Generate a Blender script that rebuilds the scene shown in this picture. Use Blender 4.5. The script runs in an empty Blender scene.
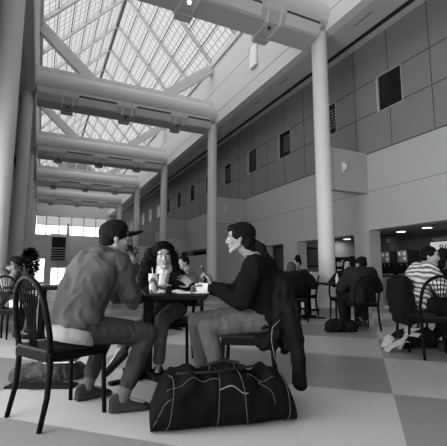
import bpy, bmesh, math, random
from mathutils import Vector, Matrix, noise
random.seed(7)
SC = bpy.context.scene
COL = SC.collection
PI = math.pi
# ---------------------------------------------------------------- camera model
F_PX = 385.0; HOR = 52.0; EYE = 0.9
PITCH = math.atan(HOR / F_PX); YAW = math.atan(185.5 / math.hypot(F_PX, HOR))
RT = Vector((math.cos(YAW), -math.sin(YAW), 0)); FH = Vector((math.sin(YAW), math.cos(YAW), 0))
FW = FH * math.cos(PITCH) + Vector((0, 0, math.sin(PITCH))); UP = RT.cross(FW)
CAMP = Vector((0, 0, EYE))
def P(px, py, v):
    """world point seen at photo position (px,py), v metres in front of the tripod"""
    d = FW * F_PX + RT * (px - 223.5) - UP * (py - 223)
    return CAMP + d * (v / d.dot(FH))
def W(u, v, z=0.0):
    return RT * u + FH * v + Vector((0, 0, z))
def G(px, v, z=0.0):
    """ground position under photo column px at distance v"""
    p = P(px, 275, v); p.z = z; return p
cam = bpy.data.cameras.new('camera'); co = bpy.data.objects.new('camera', cam); COL.objects.link(co)
co.location = CAMP
co.rotation_euler = Matrix((RT, UP, -FW)).transposed().to_euler()
cam.sensor_width = 36; cam.lens = F_PX / 447 * 36; cam.clip_end = 300
SC.camera = co
# ---------------------------------------------------------------- materials
MATS = {}
def mat(name, v, rough=0.6, spec=0.3, bump=0.0, bscale=60, var=0.0, vscale=4.0, metal=0.0, tint=None):
    if name in MATS: return MATS[name]
    if v < .02: spec = min(spec, .04)
    m = bpy.data.materials.new(name); m.use_nodes = True; nt = m.node_tree
    b = nt.nodes['Principled BSDF']
    b.inputs['Base Color'].default_value = (v, v, v, 1)
    b.inputs['Roughness'].default_value = rough; b.inputs['Metallic'].default_value = metal
    b.inputs['Specular IOR Level'].default_value = spec
    tc = nt.nodes.new('ShaderNodeTexCoord')
    if var > 0:
        n = nt.nodes.new('ShaderNodeTexNoise'); n.inputs['Scale'].default_value = vscale; n.inputs['Detail'].default_value = 5
        nt.links.new(tc.outputs['Object'], n.inputs['Vector'])
        r = nt.nodes.new('ShaderNodeMapRange')
        r.inputs['From Min'].default_value = 0.3; r.inputs['From Max'].default_value = 0.7
        r.inputs['To Min'].default_value = v * (1 - var); r.inputs['To Max'].default_value = v * (1 + var)
        nt.links.new(n.outputs['Fac'], r.inputs['Value']); nt.links.new(r.outputs['Result'], b.inputs['Base Color'])
    if bump > 0:
        n2 = nt.nodes.new('ShaderNodeTexNoise'); n2.inputs['Scale'].default_value = bscale; n2.inputs['Detail'].default_value = 4
        nt.links.new(tc.outputs['Object'], n2.inputs['Vector'])
        bp = nt.nodes.new('ShaderNodeBump'); bp.inputs['Strength'].default_value = bump; bp.inputs['Distance'].default_value = 0.01
        nt.links.new(n2.outputs['Fac'], bp.inputs['Height']); nt.links.new(bp.outputs['Normal'], b.inputs['Normal'])
    MATS[name] = m; return m
def math_node(nt, op, a, b=None):
    n = nt.nodes.new('ShaderNodeMath'); n.operation = op
    for i, x in enumerate((a, b)):
        if x is None: continue
        if isinstance(x, (int, float)): n.inputs[i].default_value = x
        else: nt.links.new(x, n.inputs[i])
    return n.outputs[0]
def emit(name, s, v=1.0):
    m = bpy.data.materials.new(name); m.use_nodes = True; nt = m.node_tree
    b = nt.nodes['Principled BSDF']; b.inputs['Base Color'].default_value = (v, v, v, 1)
    b.inputs['Emission Color'].default_value = (1, 1, 1, 1); b.inputs['Emission Strength'].default_value = s
    return m
# ---------------------------------------------------------------- mesh building
class MB:
    def __init__(self): self.bm = bmesh.new()
    def box(self, a, b, M=None, bevel=0.0):
        a = Vector(a); b = Vector(b); c = (a + b) / 2; s = b - a
        r = bmesh.ops.create_cube(self.bm, size=1.0)
        vs = r['verts']
        for v in vs: v.co = Vector((v.co.x * s.x, v.co.y * s.y, v.co.z * s.z)) + c
        if bevel > 0:
            es = list({e for v in vs for e in v.link_edges})
            g = bmesh.ops.bevel(self.bm, geom=es, offset=bevel, segments=2, affect='EDGES', profile=0.6)
            vs = list({v for v in g['verts']} | {v for v in vs if v.is_valid})
        if M is not None:
            for v in vs: v.co = M @ v.co
        return self
    def bar(self, p, q, w, h, up=(0, 0, 1)):
        """rectangular bar from p to q, w wide and h high"""
        p = Vector(p); q = Vector(q); d = (q - p); L = d.length; d.normalize(); up = Vector(up)
        if abs(d.dot(up)) > .98: up = Vector((1, 0, 0))
        x = d.cross(up).normalized(); z = x.cross(d)
        M = Matrix.Translation(p) @ Matrix((x, d, z)).transposed().to_4x4()
        return self.box((-w / 2, 0, -h / 2), (w / 2, L, h / 2), M)
    def tube(self, pts, r, n=8, caps=True):
        pts = [Vector(p) for p in pts]; N = len(pts)
        rs = r if isinstance(r, (list, tuple)) else [r] * N
        rings = []; prev = None
        for i, p in enumerate(pts):
            t = (pts[min(i + 1, N - 1)] - pts[max(i - 1, 0)])
            t = t.normalized() if t.length > 1e-9 else Vector((0, 0, 1))
            if prev is None:
                a = Vector((0, 0, 1)) if abs(t.z) < .9 else Vector((1, 0, 0))
                x = t.cross(a).normalized()
            else:
                x = prev - t * prev.dot(t)
                x = x.normalized() if x.length > 1e-6 else t.orthogonal().normalized()
            prev = x; y = t.cross(x)
            rings.append([self.bm.verts.new(p + (x * math.cos(k * 2 * PI / n) + y * math.sin(k * 2 * PI / n)) * rs[i]) for k in range(n)])
        for a, b in zip(rings, rings[1:]):
            for k in range(n): self.bm.faces.new((a[k], a[(k + 1) % n], b[(k + 1) % n], b[k]))
        if caps:
            self.bm.faces.new(list(reversed(rings[0]))); self.bm.faces.new(rings[-1])
        return self
    def lathe(self, prof, n=32, M=None):
        """prof: (radius, z) from bottom to top"""
        rings = []
        for r, z in prof:
            if r < 1e-5: rings.append([self.bm.verts.new((0, 0, z))])
            else: rings.append([self.bm.verts.new((r * math.cos(k * 2 * PI / n), r * math.sin(k * 2 * PI / n), z)) for k in range(n)])
        for a, b in zip(rings, rings[1:]):
            for k in range(n):
                k2 = (k + 1) % n
                if len(a) == 1 and len(b) == 1: continue
                if len(a) == 1: self.bm.faces.new((a[0], b[k2], b[k]))
                elif len(b) == 1: self.bm.faces.new((a[k], a[k2], b[0]))
                else: self.bm.faces.new((a[k], a[k2], b[k2], b[k]))
        for g, rev in ((rings[0], True), (rings[-1], False)):
            if len(g) > 1: self.bm.faces.new(list(reversed(g)) if rev else g)
        if M is not None:
            for g in rings:
                for v in g: v.co = M @ v.co
        return self
    def prism(self, poly, a, b, axis='x'):
        """extrude a closed outline between a and b along an axis"""
        def pt(u, v, w): return {'x': (w, u, v), 'y': (u, w, v), 'z': (u, v, w)}[axis]
        A = [self.bm.verts.new(pt(u, v, a)) for u, v in poly]; B = [self.bm.verts.new(pt(u, v, b)) for u, v in poly]
        n = len(poly); self.bm.faces.new(A); self.bm.faces.new(list(reversed(B)))
        for k in range(n): self.bm.faces.new((A[k], B[k], B[(k + 1) % n], A[(k + 1) % n]))
        return self
    def quad(self, *ps):
        self.bm.faces.new([self.bm.verts.new(p) for p in ps]); return self
    def build(self, name, m, parent=None, smooth=False, M=None):
        bmesh.ops.recalc_face_normals(self.bm, faces=self.bm.faces[:])
        me = bpy.data.meshes.new(name); self.bm.to_mesh(me); self.bm.free()
        if M is not None: me.transform(M)
        if m is not None: me.materials.append(m)
        if smooth:
            for f in me.polygons: f.use_smooth = True
            if smooth != 'all': me.set_sharp_from_angle(angle=math.radians(38))
        o = bpy.data.objects.new(name, me); COL.objects.link(o)
        if parent is not None: o.parent = parent
        return o
def empty(name, loc=(0, 0, 0), rz=0.0):
    o = bpy.data.objects.new(name, None); COL.objects.link(o)
    o.location = loc; o.rotation_euler = (0, 0, rz); o.empty_display_size = .1
    return o
def tag(o, label, cat, group=None, kind=None):
    if label: o['label'] = label
    if cat: o['category'] = cat
    if group: o['group'] = group
    if kind: o['kind'] = kind
    return o
def struct(o, label=None):
    o['kind'] = 'structure'
    if label: o['label'] = label
    return o
KIDS = {}
def copy_tree(o, parent=None):
    c = o.copy(); COL.objects.link(c); c.parent = parent
    if parent is not None: c.matrix_parent_inverse = o.matrix_parent_inverse.copy()
    for ch in [x for x in COL.objects if x.parent == o]: copy_tree(ch, c)
    return c

# ================================================================= THE HALL
XR = 6.45; XL = -0.45; ZS = 7.25; ZG = 10.2; XW = 7.8; XLW = -1.85; Y0 = -7.0; Y1 = 42.5; RX = 3.0; RZ = 14.0
BEAM_Y = [7.5, 14.5, 21.5, 28.5, 35.5]
m_white = mat('painted_white_plaster', .66, .8, .2, bump=.05, bscale=30)
m_col = mat('column_paint', .68, .55, .3)
m_clad = mat('grey_wall_cladding', .18, .75, .2, bump=.03, bscale=80)
m_wall = mat('light_grey_wall', .36, .8, .2, bump=.04, bscale=60)
m_soff = mat('soffit_paint', .50, .8, .2)
m_joint = mat('dark_joint', .07, .9, .1)
m_beam = mat('beam_paint', .6, .45, .4)
m_trough = mat('light_trough_metal', .46, .5, .4)
m_steel = mat('skylight_steel', .62, .5, .4)
m_mull = mat('skylight_mullion', .16, .5, .4)
m_dark = mat('shade_and_socket_black', .03, .8, .1)  # near-black for painted groove and recess shade, and for lamp sockets

# ---- floor
def floor_material():
    m = bpy.data.materials.new('terrazzo_floor'); m.use_nodes = True; nt = m.node_tree; b = nt.nodes['Principled BSDF']
    g = nt.nodes.new('ShaderNodeNewGeometry'); s = nt.nodes.new('ShaderNodeSeparateXYZ'); nt.links.new(g.outputs['Position'], s.inputs[0])
    x, y = s.outputs['X'], s.outputs['Y']
    u = math_node(nt, 'DIVIDE', math_node(nt, 'SUBTRACT', math_node(nt, 'SUBTRACT', x, y), .27), 4.09)
    v = math_node(nt, 'DIVIDE', math_node(nt, 'SUBTRACT', math_node(nt, 'ADD', x, y), 2.8), 1.92)
    par = math_node(nt, 'ADD', math_node(nt, 'FLOOR', u), math_node(nt, 'FLOOR', v))
    par = math_node(nt, 'ABSOLUTE', math_node(nt, 'MODULO', par, 2.0))
    n = nt.nodes.new('ShaderNodeTexNoise'); n.inputs['Scale'].default_value = 110; n.inputs['Detail'].default_value = 3
    nt.links.new(g.outputs['Position'], n.inputs['Vector'])
    n2 = nt.nodes.new('ShaderNodeTexNoise'); n2.inputs['Scale'].default_value = 1.2; n2.inputs['Detail'].default_value = 4
    nt.links.new(g.outputs['Position'], n2.inputs['Vector'])
    base = math_node(nt, 'ADD', math_node(nt, 'MULTIPLY', par, FLOOR_L - FLOOR_D), FLOOR_D)
    f = math_node(nt, 'ADD', math_node(nt, 'MULTIPLY', n.outputs['Fac'], .5), math_node(nt, 'MULTIPLY', n2.outputs['Fac'], .16))
    f = math_node(nt, 'ADD', f, .67)
    nt.links.new(math_node(nt, 'MULTIPLY', base, f), b.inputs['Base Color'])
    b.inputs['Roughness'].default_value = .32; b.inputs['Specular IOR Level'].default_value = .4
    return m
FLOOR_L = .42; FLOOR_D = .22
struct(MB().box((XLW - 1.5, Y0 - 1, -.2), (14, Y1 + 4, 0)).build('floor', floor_material()))

def window_wall(xf, out, name, open_specs, yspan, zlo, zhi, m, joints=None):
    """long wall on plane x=xf (thick towards 'out') with rectangular openings; returns object"""
    mb = MB(); ops = sorted(open_specs); x0, x1 = sorted((xf, xf + out))
    y = yspan[0]
    for (a, b, lo, hi) in ops:
        if a > y: mb.box((x0, y, zlo), (x1, a, zhi))
        if lo > zlo: mb.box((x0, a, zlo), (x1, b, lo))
        if hi < zhi: mb.box((x0, a, hi), (x1, b, zhi))
        y = b
    if y < yspan[1]: mb.box((x0, y, zlo), (x1, yspan[1], zhi))
    return mb.build(name, m)
# ---- right side: upper cladding with small windows, lower wall with food-court openings
PANEL = 7 / 6
wy = [6.55 + 2 * PANEL * k for k in range(-3, 15)]
ops_up = [(c - .39, c + .39, 5.12, 6.10) for c in wy]
ZC = 4.12
w = window_wall(XW, .3, 'wall_right_upper', ops_up, (Y0, Y1), ZC, 7.6, m_clad); struct(w, 'dark grey panelled upper wall with small windows')
ops_lo = [(-3.5, 1.5, 0, 2.07), (1.9, 7.45, 0, 2.07), (7.98, 10.6, 0, 2.0), (11.4, 12.7, 0, 2.0), (18.4, 21.3, 1.97, 2.27)]
w2 = window_wall(XW, .4, 'wall_right_lower', ops_lo, (Y0, Y1), 0, ZC, m_wall); struct(w2, 'light grey lower wall with food court openings')
def wall_joints(name, x, s):
    j = MB()
    for z in (5.17, 6.07):
        y = Y0
        for c in wy + [None]:
            e = c - .39 if c is not None else Y1
            if e > y: j.box((x - .004 if s < 0 else x - .01, y, z - .013), (x + .01 if s < 0 else x + .004, e, z + .013))
            if c is not None: y = c + .39
    k = 0
    y = wy[0] - PANEL
    while y < Y1:
        isw = any(abs(y - c) < .2 for c in wy)
        for (a, b) in (((ZC, 5.17), (6.07, ZS)) if isw else ((ZC, ZS),)):
            j.box((x - .004, y - .011, a), (x + .004, y + .011, b))
        y += PANEL
    j.box((x - .006, Y0, ZC - .015), (x + .006, Y1, ZC + .015))
    return j.build(name, m_joint)
struct(wall_joints('trim_1', XW, -1))
struct(MB().box((XW - .003, Y0, 3.075), (XW + .004, Y1, 3.095)).build('trim_2', mat('soft_joint', .2)))
m_frame = mat('window_frame_metal', .40, .6, .2)
m_glassd = mat('dark_window_glass', .012, .25, .3)
m_blind = mat('window_blind', .3, .6)
for i, c in enumerate(wy[2:12]):
    e = struct(empty('window_%d' % (i + 1), (XW, c, 5.18)), 'small upper window in the grey panelled wall')
    f = MB(); 
    for (a, b) in (((-.012, -.39, -.06), (.1, -.375, .92)), ((-.012, .35, -.06), (.1, .39, .92)), ((-.012, -.375, -.06), (.1, .35, -.045)), ((-.012, -.375, .905), (.1, .35, .92))): f.box(a, b)
    f.build('window_frame', m_frame, e)
    MB().box((.05, -.375, -.045), (.07, .35, .905)).build('pane', m_glassd, e)
    if i in (2, 3, 5):
        bl = MB()
        for k in range(7): bl.box((.035, -.28, .16 + k * .09), (.045, .28 if i != 3 else .1, .175 + k * .09))
        bl.build('blind', m_blind, e)
# ---- left side (mirror)
ops_l = [(c - .345, c + .345, 5.18, 6.06) for c in wy]
ops_lw = [(-6.4, -3.2, .3, 2.8), (-2.9, .3, .3, 2.8), (.6, 3.6, .3, 2.8), (3.9, 6.8, .3, 2.8)]
struct(window_wall(XLW, -.3, 'wall_left_upper', ops_l, (Y0, Y1), ZC, 7.6, m_clad))
struct(window_wall(XLW, -.3, 'wall_left_lower', ops_lw, (Y0, Y1), 0, ZC, m_wall))
mb = MB()
for c in wy: mb.box((XLW - .22, c - .345, 5.18), (XLW - .2, c + .345, 6.06))
struct(mb.build('window_30', m_glassd))
mb = MB()
for (a, b, lo, hi) in ops_lw:
    for k in range(4):
        y = a + (b - a) * k / 3; mb.box((XLW - .18, y - .03, lo), (XLW - .12, y + .03, hi))
    for z in (lo + .03, 1.6, hi - .03): mb.box((XLW - .18, a, z - .03), (XLW - .12, b, z + .03))
struct(mb.build('window_31', m_frame))
# ---- white fascias and soffits
for nm, x, s in (('right', XR, 1), ('left', XL, -1)):
    f = MB(); x0, x1 = sorted((x, x + s * .25))
    f.box((x0, Y0, ZS), (x1, Y1, ZG))
    struct(f.build('wall_%s_fascia' % nm, m_white), 'white fascia below the skylight')
    j = MB()
    for z in (7.72, 8.82): j.box((x - .003, Y0, z - .012), (x + .003, Y1, z + .012))
    struct(j.build('trim_%d' % (3 if s > 0 else 4), mat('soft_joint', .2)))
    xw = XW if s > 0 else XLW
    so = MB(); g0, g1 = (xw - s * .36, xw - s * .26)
    for a, b in ((x + s * .25, g0), (g1, xw + s * .02)):
        a, b = sorted((a, b)); so.box((a, Y0, ZS), (b, Y1, ZS + .25))
    a, b = sorted((x, x + s * .25))
    struct(so.build('ceiling_%s_soffit' % nm, m_soff), 'flat soffit under the upper walkway')
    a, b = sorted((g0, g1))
    struct(MB().box((a - .02, Y0, ZS - .012), (b + .02, Y1, ZS + .2)).build('trim_%d' % (5 if s > 0 else 6), m_dark), 'dark strip coloured as the shaded groove in the soffit')  # mounted strip; its near-black colour stands for the groove's shade
    sl = MB()
    for k in range(18):
        y = 6.2 + k * 1.75; xx = x + s * .52
        sl.box((xx - .012, y, ZS - .006), (xx + .012, y + .62, ZS))
    struct(sl.build('trim_%d' % (7 if s > 0 else 8), m_joint))
# ---- columns
for s, x in ((1, 6.40), (-1, -.70)):
    for i, y in enumerate([.5, 7.5, 14.5, 21.5, 28.5, 35.5]):
        r = .2 if s > 0 else .2
        h = ZS
        lab = ['round white column', 'round white column standing nearest beside the grey cabinet', 'second round white column in the right-hand row', 'third round white column in the right-hand row', 'fourth round white column in the right-hand row', 'farthest round white column in the right-hand row'][i]
        if s < 0:
            lab = ['round white column', 'large round white column filling the left edge of the view', 'second round white column in the left-hand row', 'third round column in the left-hand row', 'fourth round column in the left-hand row', 'farthest column of the left-hand row'][i]
            if i == 0: continue
        elif i == 0: continue
        c = empty('column', (x, y, 0)); tag(c, lab, 'column', 'columns along the two sides of the hall')
        MB().lathe([(r, 0), (r, h)], 40).build('shaft', m_col, c, smooth=True)
        MB().lathe([(r + .012, 0), (r + .012, .12), (r, .125)], 40).build('base_ring', mat('column_base', .3), c, smooth=True)
        # bulkhead joining column and wall, with a sconce
        xa, xb = sorted((x, XW if s > 0 else XLW))
        b = MB().box((xa, y - .1, 3.05), (xb, y + .1, 4.15)).build('trim_%d' % (20 + i + (10 if s > 0 else 0)), m_wall)
        struct(b, 'bulkhead panel from column to wall')
        if s > 0:
            sx = x + .55
            sc = empty('wall_sconce', (sx, y - .1, 3.66)); tag(sc, ['', 'half-round sconce on the panel by the nearest white column', 'half-round sconce on the panel by the second right-hand column', 'half-round sconce on the panel by the third right-hand column', 'half-round sconce on the panel by the fourth right-hand column', 'half-round sconce on the farthest column panel'][i], 'wall lamp', 'sconces on the column panels')
            MB().box((-.03, -.02, -.12), (.03, 0, .12)).build('back_plate', m_col, sc)
            prof = [(.085 * math.sin(t * PI / 12), -.10 * math.cos(t * PI / 12)) for t in range(0, 13)]
            sh = MB().lathe(prof, 16); 
            o = sh.build('lamp_shade', emit('sconce_glass', .0, .5) if 'sg' not in MATS else MATS['sg'], sc, smooth='all', M=Matrix.Scale(.55, 4, (1, 0, 0)))
            MATS['sg'] = o.data.materials[0]; o.location = (0, -.06, 0)
# ---- cross beams with light troughs
def make_beam():
    root = empty('cross_beam', (XL, 0, 0)); L = XR + .18 - XL
    Mx = Matrix.Translation((0, 0, 7.72)) @ Matrix.Rotation(PI / 2, 4, 'Y')
    MB().lathe([(0, 0), (.385, 0), (.40, .01), (.40, L - .01), (.385, L)], 40, Mx).build('round_duct', m_beam, root, smooth=True)
    MB().box((0, .02, 7.5), (6.9, .36, 8.36)).build('top_flange', m_white, root)
    MB().prism([(-.33, 7.44), (-.36, 7.22), (-.22, 6.98), (.38, 6.95), (.42, 6.98), (.44, 7.38), (.1, 7.5)], 0.05, 6.62, 'x').build('light_trough', m_trough, root)
    for k in range(3):
        x0 = (1.42 + k * 2.1) if k < 2 else 5.6
        s = MB(); s.prism([(-.375, 7.33), (-.372, 7.27), (-.30, 7.25), (-.30, 7.35)], x0, x0 + (1.35 if k < 2 else 1.0), 'x'); s.build('lamp_slot', m_joint, root)
        s = MB(); s.prism([(-.385, 7.25), (-.27, 7.02), (-.20, 7.02), (-.30, 7.26)], x0 - .02, x0 + (1.37 if k < 2 else 1.02), 'x'); s.build('lamp_cover', m_beam, root)
    for k in range(3):
        x0 = .85 + k * 2.1
        c = MB()
        c.prism([(-.41, 7.36), (-.25, 6.93), (.40, 6.91), (.46, 6.94), (.47, 7.40), (.45, 7.40), (.43, 6.97), (.38, 6.95), (-.22, 6.98), (-.36, 7.36)], x0, x0 + .06, 'x')
        c.prism([(-.41, 7.36), (-.25, 6.93), (.40, 6.91), (.46, 6.94), (.47, 7.40), (.45, 7.40), (.43, 6.97), (.38, 6.95), (-.22, 6.98), (-.36, 7.36)], x0 + .36, x0 + .42, 'x')
        c.build('bracket', m_beam, root)
        MB().box((x0 + .02, .28, 6.85), (x0 + .42, .50, 6.93)).build('hanging_box', m_trough, root)
        MB().lathe([(.036, 6.925), (.042, 6.96), (.042, 7.0)], 16, Matrix.Translation((x0 + .21, -.05, 0))).build('lamp_socket', m_dark, root, smooth=True)
    # raking struts up to the skylight kerb
    for (a, b) in (((0.0, 9.98), (1.95, 8.2)), ((6.9, 9.98), (4.7, 8.2))):
        MB().bar((a[0], .19, a[1]), (b[0], .19, b[1]), .24, .36, up=(0, 1, 0)) and None
        s = MB(); 
        d = Vector((b[0] - a[0], 0, b[1] - a[1])).normalized(); nrm = Vector((-d.z, 0, d.x)) * .19
        pa = Vector((a[0], 0, a[1])); pb = Vector((b[0], 0, b[1]))
        ext = d * .0
        poly = [pa + nrm, pb + nrm, pb - nrm, pa - nrm]
        s.prism([(p.x, p.z) for p in poly], .06, .32, 'y'); s.build('raking_strut', m_white, root)
    return root
beam = make_beam()
bl = ['round white cross beam with light trough nearest the camera, at the top of the view', 'second round cross beam from the camera, ending at the second right-hand column', 'third round cross beam from the camera', 'fourth round cross beam from the camera', 'farthest round cross beam before the end windows']
for i, y in enumerate(BEAM_Y):
    o = beam if i == 0 else copy_tree(beam)
    o.location = (XL, y, 0); tag(o, bl[i], 'beam', 'cross beams below the skylight')
lamp = [c for c in COL.objects if c.parent == beam and c.name.startswith('lamp_socket')][1]
lamp.data = lamp.data.copy(); lamp.data.materials[0] = emit('lit_downlight', 1.5); lamp['label'] = 'lit round lamp'
# ---- skylight
def glass_material():
    m = bpy.data.materials.new('wired_skylight_glass'); m.use_nodes = True; nt = m.node_tree
    for n in list(nt.nodes): nt.nodes.remove(n)
    out = nt.nodes.new('ShaderNodeOutputMaterial')
    tr = nt.nodes.new('ShaderNodeBsdfTransparent'); tr.inputs['Color'].default_value = (.26, .26, .26, 1)
    di = nt.nodes.new('ShaderNodeBsdfDiffuse'); di.inputs['Color'].default_value = (.25, .25, .25, 1)
    tc = nt.nodes.new('ShaderNodeTexCoord'); s = nt.nodes.new('ShaderNodeSeparateXYZ'); nt.links.new(tc.outputs['Object'], s.inputs[0])
    def line(c, per, wdt):
        f = math_node(nt, 'FRACT', math_node(nt, 'DIVIDE', c, per))
        return math_node(nt, 'LESS_THAN', f, wdt)
    a = line(s.outputs['Y'], .333, .14); b = line(s.outputs['X'], .1917, .16)
    k = math_node(nt, 'MAXIMUM', a, b)
    k = math_node(nt, 'ADD', math_node(nt, 'MULTIPLY', k, .55), .06)
    mx = nt.nodes.new('ShaderNodeMixShader'); nt.links.new(k, mx.inputs[0]); nt.links.new(tr.outputs[0], mx.inputs[1]); nt.links.new(di.outputs[0], mx.inputs[2])
    nt.links.new(mx.outputs[0], out.inputs[0]); return m
mg = glass_material()
YB = 7 / 3
nb = int((Y1 - Y0) / YB)
for s, x in ((-1, XL), (1, XR)):
    g = MB(); g.quad((x, Y0, ZG), (x, Y1, ZG), (RX, Y1, RZ), (RX, Y0, RZ))
    struct(g.build('window_%d' % (40 if s < 0 else 41), mg), 'wired glass slope of the gabled skylight')
    r = MB(); y = 0.6 - 7 
    while y < Y1:
        big = abs((y - .5) / 7 - round((y - .5) / 7)) < .01
        d = Vector((RX - x, 0, RZ - ZG)).normalized(); nrm = Vector((d.z * -s, 0, -d.x * -s)); 
        off = Vector((0, 0, -.09))
        r.bar(Vector((x, y, ZG)) + off, Vector((RX, y, RZ)) + off, .13, .2, up=(0, 1, 0)) if False else r.bar(Vector((x, y, ZG)) + off, Vector((RX, y, RZ)) + off, .11, .16, up=(0, 0, 1))
        y += YB
    struct(r.build('trim_%d' % (50 if s < 0 else 51), m_steel), 'steel rafters of the skylight')
    p = MB()
    for k in range(1, 6):
        t = k / 6; pt = Vector((x + (RX - x) * t, 0, ZG + (RZ - ZG) * t - .04))
        p.bar((pt.x, Y0, pt.z), (pt.x, Y1, pt.z), .035, .05)
    struct(p.build('trim_%d' % (52 if s < 0 else 53), m_mull), 'thin dark glazing bars of the skylight')
    k = MB(); a, b = sorted((x - s * .0, x + s * .3)); k.box((a, Y0, ZG - .02), (b, Y1, ZG + .12))
    k.box((x - s * .1 if s > 0 else x, Y0, ZG - .25), (x if s > 0 else x - s * .1, Y1, ZG))
    struct(k.build('trim_%d' % (54 if s < 0 else 55), m_white))
struct(MB().box((RX - .07, Y0, RZ - .22), (RX + .07, Y1, RZ)).build('trim_56', m_mull), 'dark ridge bar of the skylight')
# ---- end wall with gable, window band, gallery and doors
e = MB()
e.box((XLW - .3, Y1, 6.9), (XW + .3, Y1 + .3, ZG))
e.box((XLW - .3, Y1, 3.47), (XW + .3, Y1 + .3, 4.95))
e.box((XLW - .3, Y1, 4.95), (XL - .02, Y1 + .3, 6.9)); e.box((6.3, Y1, 4.95), (XW + .3, Y1 + .3, 6.9))
for a, b in ((XLW - .3, -.5), (.5, 1.15), (2.45, XW + .3)): e.box((a, Y1, 0), (b, Y1 + .3, 3.47))
e.box((-.5, Y1, 2.5), (.5, Y1 + .3, 3.47)); e.box((-.5, Y1, 1.42), (.5, Y1 + .3, 1.52)); e.box((-.5, Y1, 0), (.5, Y1 + .3, .25))
e.box((1.15, Y1, 1.6), (2.45, Y1 + .3, 3.47))
struct(e.build('wall_end', mat('end_wall_paint', .72, .8)), 'end wall of the hall with glazing and gallery')
mm = MB()
for k in range(7):
    x = XL + .02 + k * 1.19 - .3; mm.box((x - .05, Y1 - .02, 4.95), (x + .05, Y1 + .12, 6.9))
mm.box((XL, Y1 - .02, 6.82), (6.3, Y1 + .12, 6.92)); mm.box((XL, Y1 - .02, 5.9), (6.3, Y1 + .1, 5.97))
for z in (5.15, 5.4, 5.65): mm.box((XL, Y1 - .1, z - .02), (6.3, Y1 - .06, z + .02))
for x in (1.78,): mm.box((x - .05, Y1, 0), (x + .05, Y1 + .2, 2.3))
struct(mm.build('window_42', m_steel), 'band of windows across the end wall')
# frosted upper row of the window band
def frost():
    m = bpy.data.materials.new('frosted_glass'); m.use_nodes = True; nt = m.node_tree
    for n in list(nt.nodes): nt.nodes.remove(n)
    out = nt.nodes.new('ShaderNodeOutputMaterial'); tr = nt.nodes.new('ShaderNodeBsdfTransparent'); tr.inputs['Color'].default_value = (.4, .4, .4, 1)
    nt.links.new(tr.outputs[0], out.inputs[0]); return m
struct(MB().box((XL, Y1 + .13, 5.95), (6.3, Y1 + .15, 6.9)).build('window_43', frost()), 'tinted upper panes of the end windows')
# gallery stair bay
st = MB()
st.box((.9, Y1 - .5, 3.55), (2.55, Y1 - .4, 3.62)); 
st.box((.98, Y1 - .45, 2.2), (1.06, Y1 - .37, 4.95)); st.box((2.38, Y1 - .45, 2.2), (2.46, Y1 - .37, 4.95)); st.box((.9, Y1 - .5, 4.85), (2.55, Y1 - .37, 5.0))
struct(st.build('trim_60', m_steel))
struct(MB().box((1.06, Y1 - .05, 2.3), (2.38, Y1, 4.75)).build('trim_61', m_dark), 'dark panel coloured as the shaded stair recess')  # flat panel on the wall; the recess shade is only its colour
rl = MB()
for k in range(6): rl.box((1.0, Y1 - .44, 2.35 + k * .24), (2.42, Y1 - .40, 2.40 + k * .24))
struct(rl.build('trim_62', m_col), 'stair railing at the end of the hall')
bp = MB(); bp.prism([(2.45, 2.3), (2.85, 2.3), (2.62, 6.1), (2.38, 6.1)], Y1 - .5, Y1 - .3, 'y'); struct(bp.build('trim_63', m_col))
# gable end
struct(MB().prism([(XL, ZG), (XR, ZG), (RX, RZ)], Y1 + .02, Y1 + .04, 'y').build('window_44', mg), 'wired glass gable of the skylight')
struct(MB().prism([(XL, ZG), (XR, ZG), (RX, RZ)], Y0 - .04, Y0 - .02, 'y').build('window_45', mg))
gb = MB()
for k in range(1, 6):
    x = XL + 6.9 * k / 6; z = ZG + (1 - abs(x - RX) / 3.45) * (RZ - ZG); gb.box((x - .04, Y1 - .05, ZG), (x + .04, Y1, z))
gb.bar((XL, Y1, ZG), (RX, Y1, RZ), .2, .2); gb.bar((XR, Y1, ZG), (RX, Y1, RZ), .2, .2); gb.box((XL, Y1 - .05, 11.4), (XR, Y1, 11.47)) if False else None
struct(gb.build('trim_64', m_steel))
# back wall far behind the camera: glazed entrance
bk = MB()
bk.box((XLW - .3, Y0 - .3, 2.3), (XW + .3, Y0, ZG)); bk.box((2.0, Y0 - .3, 0), (XW + .3, Y0, 2.3))
for k in range(3):
    x = XLW + k * 1.6; bk.box((x - .06, Y0 - .3, 0), (x + .06, Y0, 7.2))
struct(bk.build('wall_back', m_wall), 'glazed entrance wall behind the camera')
# ---- food court behind the right wall
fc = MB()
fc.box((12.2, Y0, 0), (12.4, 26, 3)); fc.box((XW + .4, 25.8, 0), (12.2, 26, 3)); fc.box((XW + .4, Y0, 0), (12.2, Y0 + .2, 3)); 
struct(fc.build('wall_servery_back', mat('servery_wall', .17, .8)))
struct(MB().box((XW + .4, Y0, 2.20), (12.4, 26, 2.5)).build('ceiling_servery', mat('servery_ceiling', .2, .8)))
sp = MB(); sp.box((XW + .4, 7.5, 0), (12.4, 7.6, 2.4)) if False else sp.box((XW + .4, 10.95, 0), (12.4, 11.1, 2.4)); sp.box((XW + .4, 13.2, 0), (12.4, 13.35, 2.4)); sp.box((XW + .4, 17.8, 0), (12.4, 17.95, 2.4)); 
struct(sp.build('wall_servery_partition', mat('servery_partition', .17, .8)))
# ---- light
wd = bpy.data.worlds.new('overcast_sky'); SC.world = wd; wd.use_nodes = True
wn = wd.node_tree; bgn = wn.nodes['Background']; bgn.inputs[0].default_value = (1, 1, 1, 1)
wt = wn.nodes.new('ShaderNodeTexCoord'); ws = wn.nodes.new('ShaderNodeSeparateXYZ'); wn.links.new(wt.outputs['Generated'], ws.inputs[0])
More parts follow.
